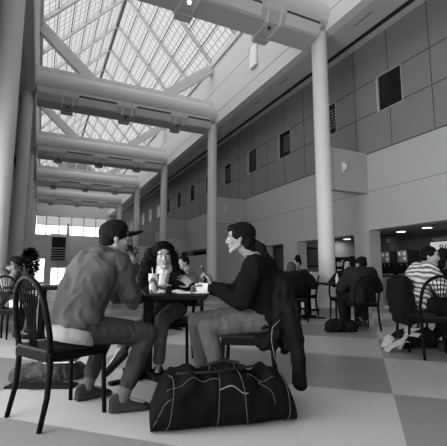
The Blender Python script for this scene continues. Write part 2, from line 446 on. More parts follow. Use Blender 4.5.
# overcast sky, made brighter towards -x to strengthen the light from the left
wk = math_node(wn, 'MAXIMUM', math_node(wn, 'MULTIPLY', ws.outputs['X'], -1.0), 0.0)
wn.links.new(math_node(wn, 'MULTIPLY', math_node(wn, 'ADD', math_node(wn, 'MULTIPLY', wk, 2.2), .72), 2.6), bgn.inputs[1])
def area(name, loc, rot, sx, sy, power, portal=False, spread=None):
    l = bpy.data.lights.new(name, 'AREA'); l.shape = 'RECTANGLE'; l.size = sx; l.size_y = sy; l.energy = power
    if portal: l.cycles.is_portal = True
    if spread: l.spread = spread
    o = bpy.data.objects.new(name, l); COL.objects.link(o); o.location = loc; o.rotation_euler = rot; return o
area('skylight_portal', (3.0, (Y0 + Y1) / 2, ZG + .05), (0, 0, 0), 6.7, Y1 - Y0, 1, True)
area('side_window_portal', (XLW - .32, .2, 1.55), (0, -PI / 2, 0), 2.5, 13.2, 1, True)
area('entrance_portal', (.1, Y0 - .35, 1.15), (PI / 2, 0, 0), 4.0, 2.3, 1, True)
SC.view_settings.view_transform = 'Standard'; SC.view_settings.look = 'None'; SC.view_settings.gamma = 1.0
SC.view_settings.exposure = 0.72
SC.cycles.max_bounces = 10; SC.cycles.diffuse_bounces = 6; SC.cycles.transparent_max_bounces = 12; SC.cycles.caustics_reflective = False; SC.cycles.caustics_refractive = False
SC.cycles.sample_clamp_indirect = 8

def screen_text(txt, size, M, m, parent, depth=.004):
    c = bpy.data.curves.new('lettering', 'FONT'); c.body = txt; c.size = size; c.extrude = depth; c.align_x = 'CENTER'; c.align_y = 'CENTER'
    o = bpy.data.objects.new('tmp', c); COL.objects.link(o)
    dg = bpy.context.evaluated_depsgraph_get(); me = bpy.data.meshes.new_from_object(o.evaluated_get(dg)); bpy.data.objects.remove(o)
    me.transform(M); me.materials.clear(); me.materials.append(m)
    t = bpy.data.objects.new('lettering', me); COL.objects.link(t); t.parent = parent; return t
m_metal = mat('brushed_metal', .35, .3, .5, metal=.6)
m_black = mat('black_plastic', .012, .5, .2)
m_paper = mat('white_paper', .75, .8)
m_coat_front = mat('counter_front', .45, .6)
ct = empty('serving_counter', (9.9, 9.2, 0)); tag(ct, 'serving counter with dark top inside the wide servery opening', 'counter')
MB().box((-.35, -2.2, .0), (.35, 1.7, .84)).build('counter_base', m_coat_front, ct)
MB().box((-.42, -2.25, .84), (.38, 1.74, .90)).build('countertop', mat('dark_counter_top', .06, .3), ct)
def drinks(loc, w, h, lab):
    e = empty('drink_dispenser', loc); tag(e, lab, 'drink dispenser', 'drink dispensers on the serving counter')
    MB().box((0, -w / 2, 0), (.4, w / 2, h * .45)).build('body', m_black, e)
    MB().box((-.12, -w / 2, h * .45), (.4, w / 2, h)).build('top_cabinet', m_black, e)
    q = MB().box((-.14, -w / 2 + .02, h * .50), (-.12, w / 2 - .02, h * .97)).build('front_panel', mat('lit_front_panel', .22, .4), e); pn_ = q
    n = max(2, int(w / .13))
    for k in range(n):
        y = -w / 2 + w * (k + .5) / n
        b = MB()
        b.box((-.15, y - .045, h * .60), (-.14, y + .045, h * .70)); b.build('button', m_paper if k % 2 == 0 else m_metal, pn_)
        MB().box((-.15, y - .03, h * .78), (-.14, y + .03, h * .90)).build('flavour_badge', m_paper, pn_)
        MB().box((-.09, y - .015, h * .36), (-.05, y + .015, h * .46)).build('nozzle', m_metal, e)
    MB().box((-.15, -w / 2, 0), (0, w / 2, .04)).build('drip_tray', m_metal, e)
drinks((9.85, 8.83, .90), .62, .74, 'wide drink dispenser with rows of pale buttons on the serving counter')
drinks((9.85, 8.05, .90), .36, .74, 'narrow drink dispenser to the right of the wide one on the serving counter')
hd = empty('extractor_hood', (10.1, 9.25, 1.62)); tag(hd, 'dark boxy extractor hood above the wide drink dispenser', 'hood')
MB().box((-.1, -.55, 0), (.3, .75, .52)).build('hood_body', mat('hood_grey', .05, .5), hd)
MB().box((-.13, -.55, .30), (-.1, -.42, .42)).build('badge', m_metal, hd)
sg = empty('wall_sign', (10.4, 7.25, 1.66)); tag(sg, 'framed pale sign with dark lettering at the right edge behind the striped sweater', 'sign')
MB().box((-.03, -.62, -.2), (.03, .36, .22)).build('sign_frame', m_black, sg)
MB().box((-.04, -.59, -.17), (-.03, .33, .19)).build('sign_face', mat('sign_face', .5, .5), sg)
MT = Matrix.Translation((-.045, -.08, .0)) @ Matrix(((0, 0, -1, 0), (-1, 0, 0, 0), (0, 1, 0, 0), (0, 0, 0, 1)))
for ch, dy in (('.', .22), ('P', .07), ('O', -.13)):
    lt = screen_text(ch, .26, Matrix.Translation((0, dy, 0)) @ MT, m_black, sg); lt.name = 'letter'
MB().box((.02, -.6, -.82), (.06, .3, .30)).build('backing_panel', mat('hood_grey', .05, .5), sg)
def downlight(x, y, lab):
    e = empty('downlight', (x, y, 2.20)); tag(e, lab, 'ceiling lamp', 'downlights in the servery ceiling')
    MB().lathe([(.15, -.03), (.17, -.02), (.17, 0)], 24).build('trim_ring', m_metal, e, smooth=True)
    MB().lathe([(0, -.035), (.12, -.035), (.12, -.03)], 24).build('lens', MATS.get('dl') or MATS.setdefault('dl', emit('downlight_lens', 2.5)), e)
for (px, py, lab) in ((401, 231.5, 'round downlight above the drink dispensers, left of the two in the wide opening'), (427, 227.5, 'round downlight above the striped sweater, right of the two in the wide opening'), (347, 239, 'round downlight in the narrower opening behind the nearest column')):
    d = P(px, py, 10) - CAMP; q = CAMP + d * ((2.18 - EYE) / d.z); downlight(q.x, q.y, lab)
    area('downlight_lamp', (q.x, q.y, 2.15), (0, 0, 0), .2, .2, 6)
pf = empty('wall_picture', (8.85, 10.94, 1.52)); tag(pf, 'dark framed picture on the pale wall inside the narrower opening', 'picture')
MB().box((-.42, -.03, -.35), (.42, 0, .35)).build('picture_frame', m_black, pf)
MB().box((-.36, -.035, -.29), (.36, -.03, .29)).build('picture_face', mat('dark_picture', .06, .4), pf)
sh = empty('storage_shelf', (9.0, 9.75, 0)); tag(sh, 'open shelf of pale stacked goods in the opening right behind the nearest column', 'shelf')
for z in (.5, .85, 1.15, 1.45): MB().box((-.05, -.4, z), (.45, .4, z + .03)).build('shelf_board', m_black, sh)
for y in (-.4, .38): MB().box((-.05, y, 0), (.45, y + .02, 1.5)).build('upright', m_black, sh)
rs = random.Random(4)
for z in (.53, .88, 1.18):
    for k in range(4):
        y = -.3 + k * .19 + rs.uniform(-.02, .02); w = rs.uniform(.05, .075); h = rs.uniform(.12, .22)
        e = MB().box((-w, -w, 0), (w, w, h), None, .01).build('food_carton', mat('carton_%d' % (k % 3), (.75, .4, .6)[k % 3]), None)
        e.location = (9.1, 9.75 + y, z); tag(e, 'pale food carton standing on the %s board of the storage shelf' % {.53: 'lowest', .88: 'middle', 1.18: 'upper'}[z], 'carton', 'cartons on the %s board of the storage shelf' % {.53: 'lowest', .88: 'middle', 1.18: 'upper'}[z])
cb = empty('waste_cabinet', (6.62, 8.34, 0)); tag(cb, 'waist-high grey waste cabinet with dark top behind the nearest white column', 'cabinet')
MB().box((-.36, -.42, .06), (.36, .42, .98), None, .01).build('cabinet_body', mat('cabinet_grey', .72, .5), cb)
MB().box((-.33, -.39, 0), (.33, .39, .06)).build('plinth', m_black, cb)
MB().box((-.38, -.44, .98), (.38, .44, 1.02)).build('cabinet_top', mat('cabinet_top', .10, .4), cb)
MB().box((-.365, -.36, .12), (-.36, .36, .92)).build('door', mat('cabinet_grey2', .76, .5), cb)
fl = empty('wall_light_box', (XR, 10.95, 8.55)); tag(fl, 'small white light box hanging on the white fascia between the first two cross beams', 'light box')
MB().box((-.10, -.22, -.42), (-.02, .22, .36), None, .008).build('housing', mat('bright_white_paint', .9), fl)
MB().box((-.14, .16, .20), (0.0, .24, .38)).build('bracket', m_steel, fl)
# ================================================================= LUMP / BODY TOOLS
def dirv(u, v, z=0.0): return (RT * u + FH * v + Vector((0, 0, z)))
def capsule(bm, p, q, r1, r2=None, n=12, k=3):
    p = Vector(p); q = Vector(q); r2 = r1 if r2 is None else r2
    d = q - p
    if d.length < 1e-5: d = Vector((0, 0, 1e-4))
    t = d.normalized(); x = t.orthogonal().normalized(); y = t.cross(x)
    rings = []
    for i in range(k): 
        a = PI / 2 * (1 - i / k); rings.append((p - t * r1 * math.sin(a), r1 * math.cos(a)))
    rings.append((p, r1)); rings.append((q, r2))
    for i in range(1, k + 1):
        a = PI / 2 * i / k; rings.append((q + t * r2 * math.sin(a), r2 * math.cos(a)))
    R = []
    for c, r in rings:
        if r < 1e-5 * 10: R.append([bm.verts.new(c)])
        else: R.append([bm.verts.new(c + (x * math.cos(j * 2 * PI / n) + y * math.sin(j * 2 * PI / n)) * r) for j in range(n)])
    for a, b in zip(R, R[1:]):
        for j in range(n):
            j2 = (j + 1) % n
            if len(a) == 1: bm.faces.new((a[0], b[j2], b[j]))
            elif len(b) == 1: bm.faces.new((a[j], a[j2], b[0]))
            else: bm.faces.new((a[j], a[j2], b[j2], b[j]))
def chain(bm, pts, rs):
    for i in range(len(pts) - 1): capsule(bm, pts[i], pts[i + 1], rs[i], rs[i + 1])
def ellipsoid(bm, c, ax, n=20):
    """ax: three full axis vectors (already scaled by the radii)"""
    r = bmesh.ops.create_uvsphere(bm, u_segments=n, v_segments=n // 2 + 2, radius=1.0)
    M = Matrix(ax).transposed()
    for v in r['verts']: v.co = M @ v.co + Vector(c)
def loft(bm, secs, n=20):
    """secs: (centre, xaxis, yaxis, rx, ry); closed with fans"""
    R = []
    for c, x, y, rx, ry in secs:
        R.append([bm.verts.new(Vector(c) + x * math.cos(j * 2 * PI / n) * rx + y * math.sin(j * 2 * PI / n) * ry) for j in range(n)])
    for a, b in zip(R, R[1:]):
        for j in range(n): bm.faces.new((a[j], a[(j + 1) % n], b[(j + 1) % n], b[j]))
    bm.faces.new(list(reversed(R[0]))); bm.faces.new(R[-1])
def fuse(bm, name, m, parent, voxel=.008, smooth=4, disp=0.0, dscale=8.0, cut=None, fold=None, origin=None, fdir=None):
    """one continuous skin round everything in bm"""
    bmesh.ops.recalc_face_normals(bm, faces=bm.faces[:])
    me = bpy.data.meshes.new(name); bm.to_mesh(me); bm.free()
    o = bpy.data.objects.new(name, me); COL.objects.link(o)
    md = o.modifiers.new('r', 'REMESH'); md.mode = 'VOXEL'; md.voxel_size = voxel
    if smooth:
        sm = o.modifiers.new('s', 'SMOOTH'); sm.factor = .5; sm.iterations = smooth
    dg = bpy.context.evaluated_depsgraph_get(); dg.update()
    me2 = bpy.data.meshes.new_from_object(o.evaluated_get(dg)); o.modifiers.clear(); old = o.data; o.data = me2; bpy.data.meshes.remove(old)
    me2.name = name
    if fdir is not None: o['_fd'] = tuple(Vector(fdir).normalized())
    if disp or fold:
        nm = [v.normal.copy() for v in me2.vertices]
        for v, nn in zip(me2.vertices, nm):
            d = 0
            if disp:
                w = noise.noise(v.co * dscale); fd = o.get('_fd') or (0, 0, 1); fd = Vector(fd)
                q = (v.co - fd * (v.co.dot(fd) * .72)) * dscale * 1.1 + Vector((w, w * .7, 3)) * .8
                d += (1 - abs(noise.noise(q)) * 3.2) * disp * .8 + noise.noise(v.co * dscale * 2.3) * disp * .4
            if fold: d += fold(v.co)
            v.co += nn * d
        if '_fd' in o.keys(): del o['_fd']
    if cut is not None:
        b2 = bmesh.new(); b2.from_mesh(me2)
        bmesh.ops.delete(b2, geom=[v for v in b2.verts if cut(v.co)], context='VERTS'); b2.to_mesh(me2); b2.free()
    for f in me2.polygons: f.use_smooth = True
    me2.materials.clear(); me2.materials.append(m)
    if origin is not None:
        me2.transform(Matrix.Translation(-Vector(origin))); o.location = origin
    if parent is not None:
        o.parent = parent
        if origin is None: o.matrix_parent_inverse = parent.matrix_basis.inverted()
    return o
def ik(a, t, l1, l2, pole):
    """middle joint and end of a two-bone chain"""
    a = Vector(a); t = Vector(t); d = t - a; L = d.length
    if L > (l1 + l2) * .995: d = d * ((l1 + l2) * .995 / L); t = a + d; L = d.length
    if L < abs(l1 - l2) + .02: L = abs(l1 - l2) + .02; t = a + d.normalized() * L
    u = d.normalized(); x = (l1 * l1 - l2 * l2 + L * L) / (2 * L); h = math.sqrt(max(l1 * l1 - x * x, 0))
    pl = Vector(pole); pl = (pl - u * pl.dot(u)).normalized()
    return a + u * x + pl * h, t
def frame_from(f, up):
    f = Vector(f).normalized(); r = f.cross(Vector(up)).normalized(); u = r.cross(f); return r, f, u
def hand(bm, wrist, d, nrm, side, curl=.4, spread=.10, s=1.0, curls=None, thumb_in=.5):
    """palm with four fingers and a thumb. d: towards the fingers, nrm: out of the palm; side +1 right hand"""
    d = Vector(d).normalized(); nrm = Vector(nrm); nrm = (nrm - d * nrm.dot(d)).normalized(); ac = d.cross(nrm) * side
    # ac points to the thumb side
    w = Vector(wrist)
    def q(a, b, c): return w + (d * a + ac * b + nrm * c) * s
    for b, e, r in ((.024, .034, .0125), (.008, .012, .0135), (-.008, -.010, .013), (-.022, -.030, .012)):
        capsule(bm, q(.012, b * .7, 0), q(.082 if b > -.02 else .074, e, 0), .015 * s, r * s * .95, 10)
    ellipsoid(bm, q(.035, .02, .010), [d * .03 * s, ac * .016 * s, nrm * .014 * s], 12)
    fl = [(.034, .044, .026, .020), (.012, .048, .030, .022), (-.010, .045, .028, .021), (-.030, .035, .022, .019)]
    for i, (b, l1, l2, l3) in enumerate(fl):
        c = (curls[i] if curls else curl) 
        p = q(.084 if i < 3 else .075, b, 0); ang = c * .55; sp = (1.5 - i) * spread
        for j, l in enumerate((l1, l2, l3)):
            dd = (d * math.cos(ang) + nrm * math.sin(ang) + ac * math.sin(sp) * math.cos(ang)).normalized()
            p2 = p + dd * l * s; rr = (.0088, .0080, .0072)[j] * s
            capsule(bm, p, p2, rr, rr * .93, 9, 2); p = p2; ang += c * (1.1 if j == 0 else .8)
    p = q(.022, .026, .008); ang = .9
    for j, (l, rr) in enumerate(((.042, .0125), (.034, .0105), (.026, .009))):
        dd = (d * math.cos(ang) + ac * math.sin(ang) + nrm * (.35 + thumb_in * j * .25)).normalized()
        p2 = p + dd * l * s; capsule(bm, p, p2, rr * s, rr * .92 * s, 10, 2); p = p2; ang -= .38
def head_shapes(bm, c, r, f, u, s=1.0, jaw=1.0):
    c = Vector(c)
    def q(x, y, z): return c + (r * x + f * y + u * z) * s
    def E(x, y, z, a, b, d, n=20): ellipsoid(bm, q(x, y, z), [r * a * s, f * b * s, u * d * s], n)
    E(0, -.012, .035, .074, .094, .083); E(0, .026, -.015, .061 * jaw, .064, .082)
    E(0, .045, .045, .056, .045, .045)
    for sx in (-1, 1):
        capsule(bm, q(sx * .052 * jaw, .0, -.045), q(sx * .018, .066, -.092), .020 * s, .017 * s)
        E(sx * .034, .062, -.018, .024, .024, .026, 12)
        E(sx * .073, -.006, -.004, .008, .018, .028, 12); capsule(bm, q(sx * .077, -.016, .016), q(sx * .078, -.010, -.020), .005 * s, .004 * s)
        capsule(bm, q(sx * .009, .098, -.022), q(sx * .011, .096, -.021), .008 * s)
    capsule(bm, q(-.032, .083, .031), q(.032, .083, .031), .010 * s)
    capsule(bm, q(0, .070, -.092), q(0, .072, -.09), .020 * s)
    chain(bm, [q(0, .086, .022), q(0, .100, -.002), q(0, .106, -.022)], [.009 * s, .010 * s, .0115 * s])
    capsule(bm, q(-.017, .084, -.0465), q(.017, .084, -.0465), .0062 * s); capsule(bm, q(-.014, .083, -.058), q(.014, .083, -.058), .0072 * s)
m_skin = mat('skin', .26, .5, .3, var=.08, vscale=20)

m_hair = mat('dark_hair', .006, .6, .2, bump=.5, bscale=160)
m_eye = mat('eye_white', .55, .2, .5); m_iris = mat('eye_iris', .02, .2, .5); m_lip = mat('lips', .17, .4, .4)
def face_bits(parent, c, r, f, u, s=1.0, smile=0.0):
    c = Vector(c)
    def q(x, y, z): return c + (r * x + f * y + u * z) * s
    for sx in (-1, 1):
        b = bmesh.new(); ellipsoid(b, q(sx * .031, .081, .010), [r * .0125 * s, f * .008 * s, u * .0065 * s], 14)
        e = to_obj(b, 'eye', m_eye, parent)
        b = bmesh.new(); ellipsoid(b, q(sx * .031, .087, .010), [r * .0055 * s, f * .0035 * s, u * .0055 * s], 10); ir = to_obj(b, 'iris', m_iris, parent); ir.parent = e; ir.matrix_parent_inverse = Matrix()
        b = bmesh.new(); chain(b, [q(sx * .014, .092, .030), q(sx * .032, .093, .037), q(sx * .050, .082, .031)], [.0030 * s, .0042 * s, .0025 * s]); to_obj(b, 'eyebrow', m_hair, parent)
    b = bmesh.new()
    chain(b, [q(-.026, .080, -.049 + smile), q(-.012, .0895, -.052), q(.012, .0895, -.052), q(.026, .080, -.049 + smile)], [.002 * s, .0048 * s, .0048 * s, .002 * s]); to_obj(b, 'lips', m_lip, parent)
def to_obj(bm, name, m, parent, smooth=True):
    bmesh.ops.recalc_face_normals(bm, faces=bm.faces[:])
    me = bpy.data.meshes.new(name); bm.to_mesh(me); bm.free()
    for f in me.polygons: f.use_smooth = smooth
    me.materials.append(m); o = bpy.data.objects.new(name, me); COL.objects.link(o)
    o.parent = parent; o.matrix_parent_inverse = parent.matrix_basis.inverted() if parent is not None else Matrix()
    return o
def torso_secs(pel, nk, chest, S, fwd, g, k=1.0, shoulder=.185):
    """elliptical sections from the seat to the neck following a bent spine"""
    pel, nk, chest = Vector(pel), Vector(nk), Vector(chest); secs = []
    prof = [(-.07, .10, .085), (-.04, .155, .115), (.05, .172, .120), (.28, .150, .108), (.5, .160, .115), (.72, .178, .118), (.88, shoulder, .095), (.96, .12, .07), (1.02, .06, .058)]
    def pos(t):
        if t < 0: return pel + (pel - chest).normalized() * (-t)
        a = pel.lerp(chest, t); b = chest.lerp(nk, t); return a.lerp(b, t)
    for t, rx, ry in prof:
        p = pos(t); d = (pos(min(t + .05, 1.05)) - pos(max(t - .05, 0))).normalized() if t > 0 else (chest - pel).normalized()
        x = (S - d * S.dot(d)).normalized(); y = d.cross(x)
        secs.append((p, x, y, rx * k + g, ry * k + g))
    return secs
def person(name, label, o):
    """o: dictionary of joints in world space; returns the body object. One continuous body, clothes/hair/shoes as children"""
    near = o.get('near', True); vx = o.get('voxel', .0065 if near else .012); k = o.get('size', 1.0)
    fwd = Vector(o['face']).normalized(); S = fwd.cross(Vector((0, 0, 1))).normalized()  # S points to the person's right
    pel = Vector(o['pel']); nk = Vector(o['neck']); hd = Vector(o['head'])
    chest = Vector(o['chest']) if 'chest' in o else pel.lerp(nk, .5) - fwd * .05
    Sh = Vector(o.get('shoulder_axis', S)).normalized()
    hr, hf, hu = frame_from(o.get('look', fwd), o.get('head_up', (0, 0, 1)))
    drop = o.get('drop', .055); sw = o.get('shoulder', .175) * k
    body = bmesh.new()
    loft(body, torso_secs(pel, nk, chest, S, fwd, 0, k * .93))
    capsule(body, nk - (nk - chest).normalized() * .02, hd - hu * .055 * k - hf * .012, .058 * k, .052 * k)
    head_shapes(body, hd, hr, hf, hu, k * o.get('head_size', 1.0), o.get('jaw', 1.0))
    arms = {}
    for sd, nm in ((1, 'R'), (-1, 'L')):
        a = o.get('arm' + nm)
        sh = nk + Sh * sd * sw - Vector((0, 0, drop)); 
        if a is None: a = dict(wrist=pel + fwd * .3 + S * sd * .15, pole=(0, 0, -1), dir=fwd, palm=(0, 0, -1))
        el, wr = ik(sh, a['wrist'], .29 * k, .26 * k, a['pole']); arms[nm] = (sh, el, wr)
        chain(body, [sh, el, wr], [.048 * k, .038 * k, .025 * k])
        chain(body, [nk - Vector((0, 0, .03)), sh], [.05 * k, .05 * k])
        if near or a.get('show'): hand(body, wr, a.get('dir', wr - el), a.get('palm', (0, 0, -1)), sd, a.get('curl', .4), a.get('spread', .1), k * a.get('s', 1.0), a.get('curls'), a.get('thumb', .5))
        else: hand(body, wr, a.get('dir', wr - el), a.get('palm', (0, 0, -1)), sd, .5, .1, k * 1.05)
    legs = {}
    for sd, nm in ((1, 'R'), (-1, 'L')):
        a = o.get('leg' + nm); hp = pel + S * sd * .09 * k + Vector(a.get('hip', (0, 0, 0))) if a else pel + S * sd * .09 * k
        if a is None: a = dict(ankle=Vector((hp.x, hp.y, 0)) + fwd * .42 + S * sd * .05 + Vector((0, 0, .09)), pole=fwd * .8 + Vector((0, 0, 1)), toe=fwd)
        kn, an = ik(hp, a['ankle'], .455 * k, .43 * k, a['pole']); legs[nm] = (hp, kn, an, Vector(a.get('toe', fwd)).normalized(), a)
        chain(body, [hp, kn, an], [.080 * k, .052 * k, .034 * k])
        t = legs[nm][3]; chain(body, [an - Vector((0, 0, .02)), an + t * .13 * k - Vector((0, 0, .055))], [.032, .022])
    b = fuse(body, name, o.get('skin', m_skin), None, vx, 3 if near else 2, origin=Vector((pel.x, pel.y, 0)))
    tag(b, label, 'person')
    # ---- clothes
    gt = o.get('top_gap', .022)
    cl = bmesh.new(); loft(cl, torso_secs(pel + (chest - pel).normalized() * o.get('hem', -.02), nk, chest, S, fwd, gt, k))
    for nm in 'RL':
        sh, el, wr = arms[nm]; sv = o.get('sleeve', .96); w2 = el.lerp(wr, sv)
        chain(cl, [sh, el, w2], [(.050 + gt * 1.2) * k, (.042 + gt) * k, (.028 + gt * .7) * k])
        chain(cl, [nk - Vector((0, 0, .045)), sh], [.05 * k, (.052 + gt) * k])
    for ex in o.get('top_extra', []): capsule(cl, *ex)
    top = fuse(cl, o.get('top_name', 'sweater'), o['top'], b, o.get('cvoxel', .010 if near else .014), 4 if near else 2, o.get('crease', .007), o.get('cscale', 9), fdir=o.get('fdir'))
    tr = bmesh.new(); gl = o.get('leg_gap', .018)
    loft(tr, torso_secs(pel, nk, chest, S, fwd, .008, k)[:3])
    for nm in 'RL':
        hp, kn, an, t, a = legs[nm]
        chain(tr, [hp, kn, an + (kn - an).normalized() * a.get('cuff', .05)], [(.086 + gl) * k, (.056 + gl) * k, (.042 + gl * .8) * k])
        capsule(tr, pel, hp, .10 * k, (.086 + gl) * k)
    fuse(tr, 'trousers', o['bottom'], b, .010 if near else .014, 3, .005, 14)
    for nm in 'RL':
        hp, kn, an, t, a = legs[nm]
        sb = bmesh.new(); dn = Vector(a.get('sole', (0, 0, -1))).normalized(); sd = t.cross(dn).normalized(); L = .165 * k
        def sp(x, z, yy=0): return an + t * x + dn * z + sd * yy
        R = []
        for x, w, top_ in ((-.085, .022, .02), (-.07, .036, .0), (-.03, .042, -.02), (.03, .042, .0), (.07, .045, .025), (.12, .050, .042), (.16, .045, .052), (.185, .026, .062)):
            zb = .088 
            ring = [sp(x * k, zb, -w), sp(x * k, zb, w), sp(x * k, zb - .022, w * 1.04), sp(x * k, (zb + top_) / 2 - .01, w * .95), sp(x * k, top_, w * .5), sp(x * k, top_, -w * .5), sp(x * k, (zb + top_) / 2 - .01, -w * .95), sp(x * k, zb - .022, -w * 1.04)]
            R.append([sb.verts.new(p) for p in ring])
        for p, q2 in zip(R, R[1:]):
            for j in range(8): sb.faces.new((p[j], p[(j + 1) % 8], q2[(j + 1) % 8], q2[j]))
        sb.faces.new(R[0]); sb.faces.new(list(reversed(R[-1])))
        fuse(sb, 'shoe', o.get('shoe', m_shoe), b, .006 if near else .01, 2)
    if o.get('eyes', near): face_bits(b, hd, hr, hf, hu, k * o.get('head_size', 1.0), o.get('smile', 0))
    hfn = o.get('hair')
    if hfn: hfn(b, hd, hr, hf, hu, k * o.get('head_size', 1.0))
    if 'post' in o: o['post'](b, dict(arms=arms, legs=legs, nk=nk, chest=chest, pel=pel, S=S, fwd=fwd, hd=hd, hr=hr, hf=hf, hu=hu, k=k))
    return b
m_shoe = mat('dark_suede_shoe', .025, .85, .1, bump=.3, bscale=90)
# ---- hair styles
def hair_short(parent, c, r, f, u, s, name='hair', m=None, back=.0, long=0.0, vol=1.0, vox=.006):
    b = bmesh.new()
    def q(x, y, z): return Vector(c) + (r * x + f * y + u * z) * s
    ellipsoid(b, q(0, -.024, .050), [r * .084 * s * vol, f * .096 * s * vol, u * .084 * s * vol])
    ellipsoid(b, q(0, -.050, .0), [r * .078 * s * vol, f * .068 * s * vol, u * (.075 + long) * s])
    for sx in (-1, 1):
        ellipsoid(b, q(sx * .062, .004, .045), [r * .022 * s, f * .045 * s, u * .045 * s], 14)
    return fuse(b, name, m or m_hair, parent, vox, 2, .004, 40)
def hair_ponytail(parent, c, r, f, u, s):
    def q(x, y, z): return Vector(c) + (r * x + f * y + u * z) * s
    b = bmesh.new()
    ellipsoid(b, q(0, -.026, .052), [r * .090 * s, f * .108 * s, u * .092 * s])
    ellipsoid(b, q(0, -.062, -.010), [r * .078 * s, f * .066 * s, u * .088 * s])
    ellipsoid(b, q(0, .052, .090), [r * .064 * s, f * .044 * s, u * .036 * s])
    chain(b, [q(0, -.07, -.03), q(0, -.09, -.08)], [.06 * s, .045 * s])
    for sx in (-1, 1): ellipsoid(b, q(sx * .066, .012, .045), [r * .022 * s, f * .050 * s, u * .050 * s], 14)
    chain(b, [q(0, -.10, -.03), q(0, -.135, -.045), q(0, -.175, -.075), q(.0, -.205, -.135)], [.042 * s, .034 * s, .042 * s, .022 * s])
    fuse(b, 'hair', m_hair, parent, .006, 2, .004, 45)
    t = bmesh.new(); capsule(t, q(0, -.132, -.043), q(0, -.137, -.046), .037 * s); to_obj(t, 'hair_tie', m_black, parent)
def hair_curly(parent, c, r, f, u, s):
    rs = random.Random(3); b = bmesh.new()
    def q(x, y, z): return Vector(c) + (r * x + f * y + u * z) * s
    ellipsoid(b, q(0, -.035, .055), [r * .105 * s, f * .105 * s, u * .100 * s])
    ellipsoid(b, q(0, .036, .112), [r * .066 * s, f * .052 * s, u * .034 * s])
    for sx, wd in ((1, 1.25), (-1, .55)):     # fuller on her right
        ellipsoid(b, q(sx * (.112 if sx > 0 else .090), -.045, .0), [r * .050 * s * wd, f * .075 * s, u * .105 * s], 16)
        ellipsoid(b, q(sx * (.150 if sx > 0 else .105), -.04, -.09), [r * .060 * s * wd, f * .070 * s, u * .105 * s], 16)
        ellipsoid(b, q(sx * .13 * (1.4 if sx > 0 else .8), -.04, -.17), [r * .055 * s * wd, f * .06 * s, u * .075 * s], 16)
    ellipsoid(b, q(0, -.08, -.05), [r * .12 * s, f * .07 * s, u * .14 * s], 16)
    fuse(b, 'hair', m_hair, parent, .007, 1, .016, 42)
    cbm = bmesh.new()
    for i in range(150):
        a = rs.uniform(-1, 1); zt = rs.uniform(.13, -.2)
        side = 1 if rs.random() < .62 else -1
        x = side * rs.uniform(.085, .13) * (1.3 if side > 0 else 1.0); 
        if zt > .08: x = rs.uniform(-.09, .10)
        y = rs.uniform(-.10, .03) if zt < .09 else rs.uniform(-.08, .085)
        p0 = q(x, y, zt); pts = []; ph = rs.uniform(0, 6.28); rr = rs.uniform(.007, .013)
        for j in range(13):
            t = j * .9; out = r * (side * .0018 * j) * s
            pts.append(p0 + out + (r * math.cos(ph + t) * rr + f * math.sin(ph + t) * rr + u * (-.006 * j)) * s)
        m_ = MB(); m_.bm.free(); m_.bm = cbm; m_.tube(pts, [.0035 * s] * 12 + [.0015 * s], 5)
    to_obj(cbm, 'loose_curls', m_hair, parent)
def hair_updo(parent, c, r, f, u, s):
    hair_short(parent, c, r, f, u, s, vox=.008)
    b = bmesh.new(); ellipsoid(b, Vector(c) + (-f * .07 + u * .135) * s, [r * .05 * s, f * .045 * s, u * .05 * s], 14); ellipsoid(b, Vector(c) + (-f * .03 + u * .155) * s, [r * .03 * s, f * .04 * s, u * .03 * s], 14)
    fuse(b, 'hair_bun', m_hair, parent, .008, 1, .008, 60)
def hair_long(parent, c, r, f, u, s, m=None, L=.2):
    b = bmesh.new()
    def q(x, y, z): return Vector(c) + (r * x + f * y + u * z) * s
    ellipsoid(b, q(0, -.024, .050), [r * .088 * s, f * .100 * s, u * .088 * s])
    chain(b, [q(0, -.05, .0), q(0, -.075, -L * .5), q(0, -.085, -L)], [.085 * s, .075 * s, .045 * s])
    for sx in (-1, 1): chain(b, [q(sx * .06, -.01, .03), q(sx * .075, -.02, -L * .6)], [.03 * s, .028 * s])
    fuse(b, 'hair', m or m_hair, parent, .008, 2, .006, 40)
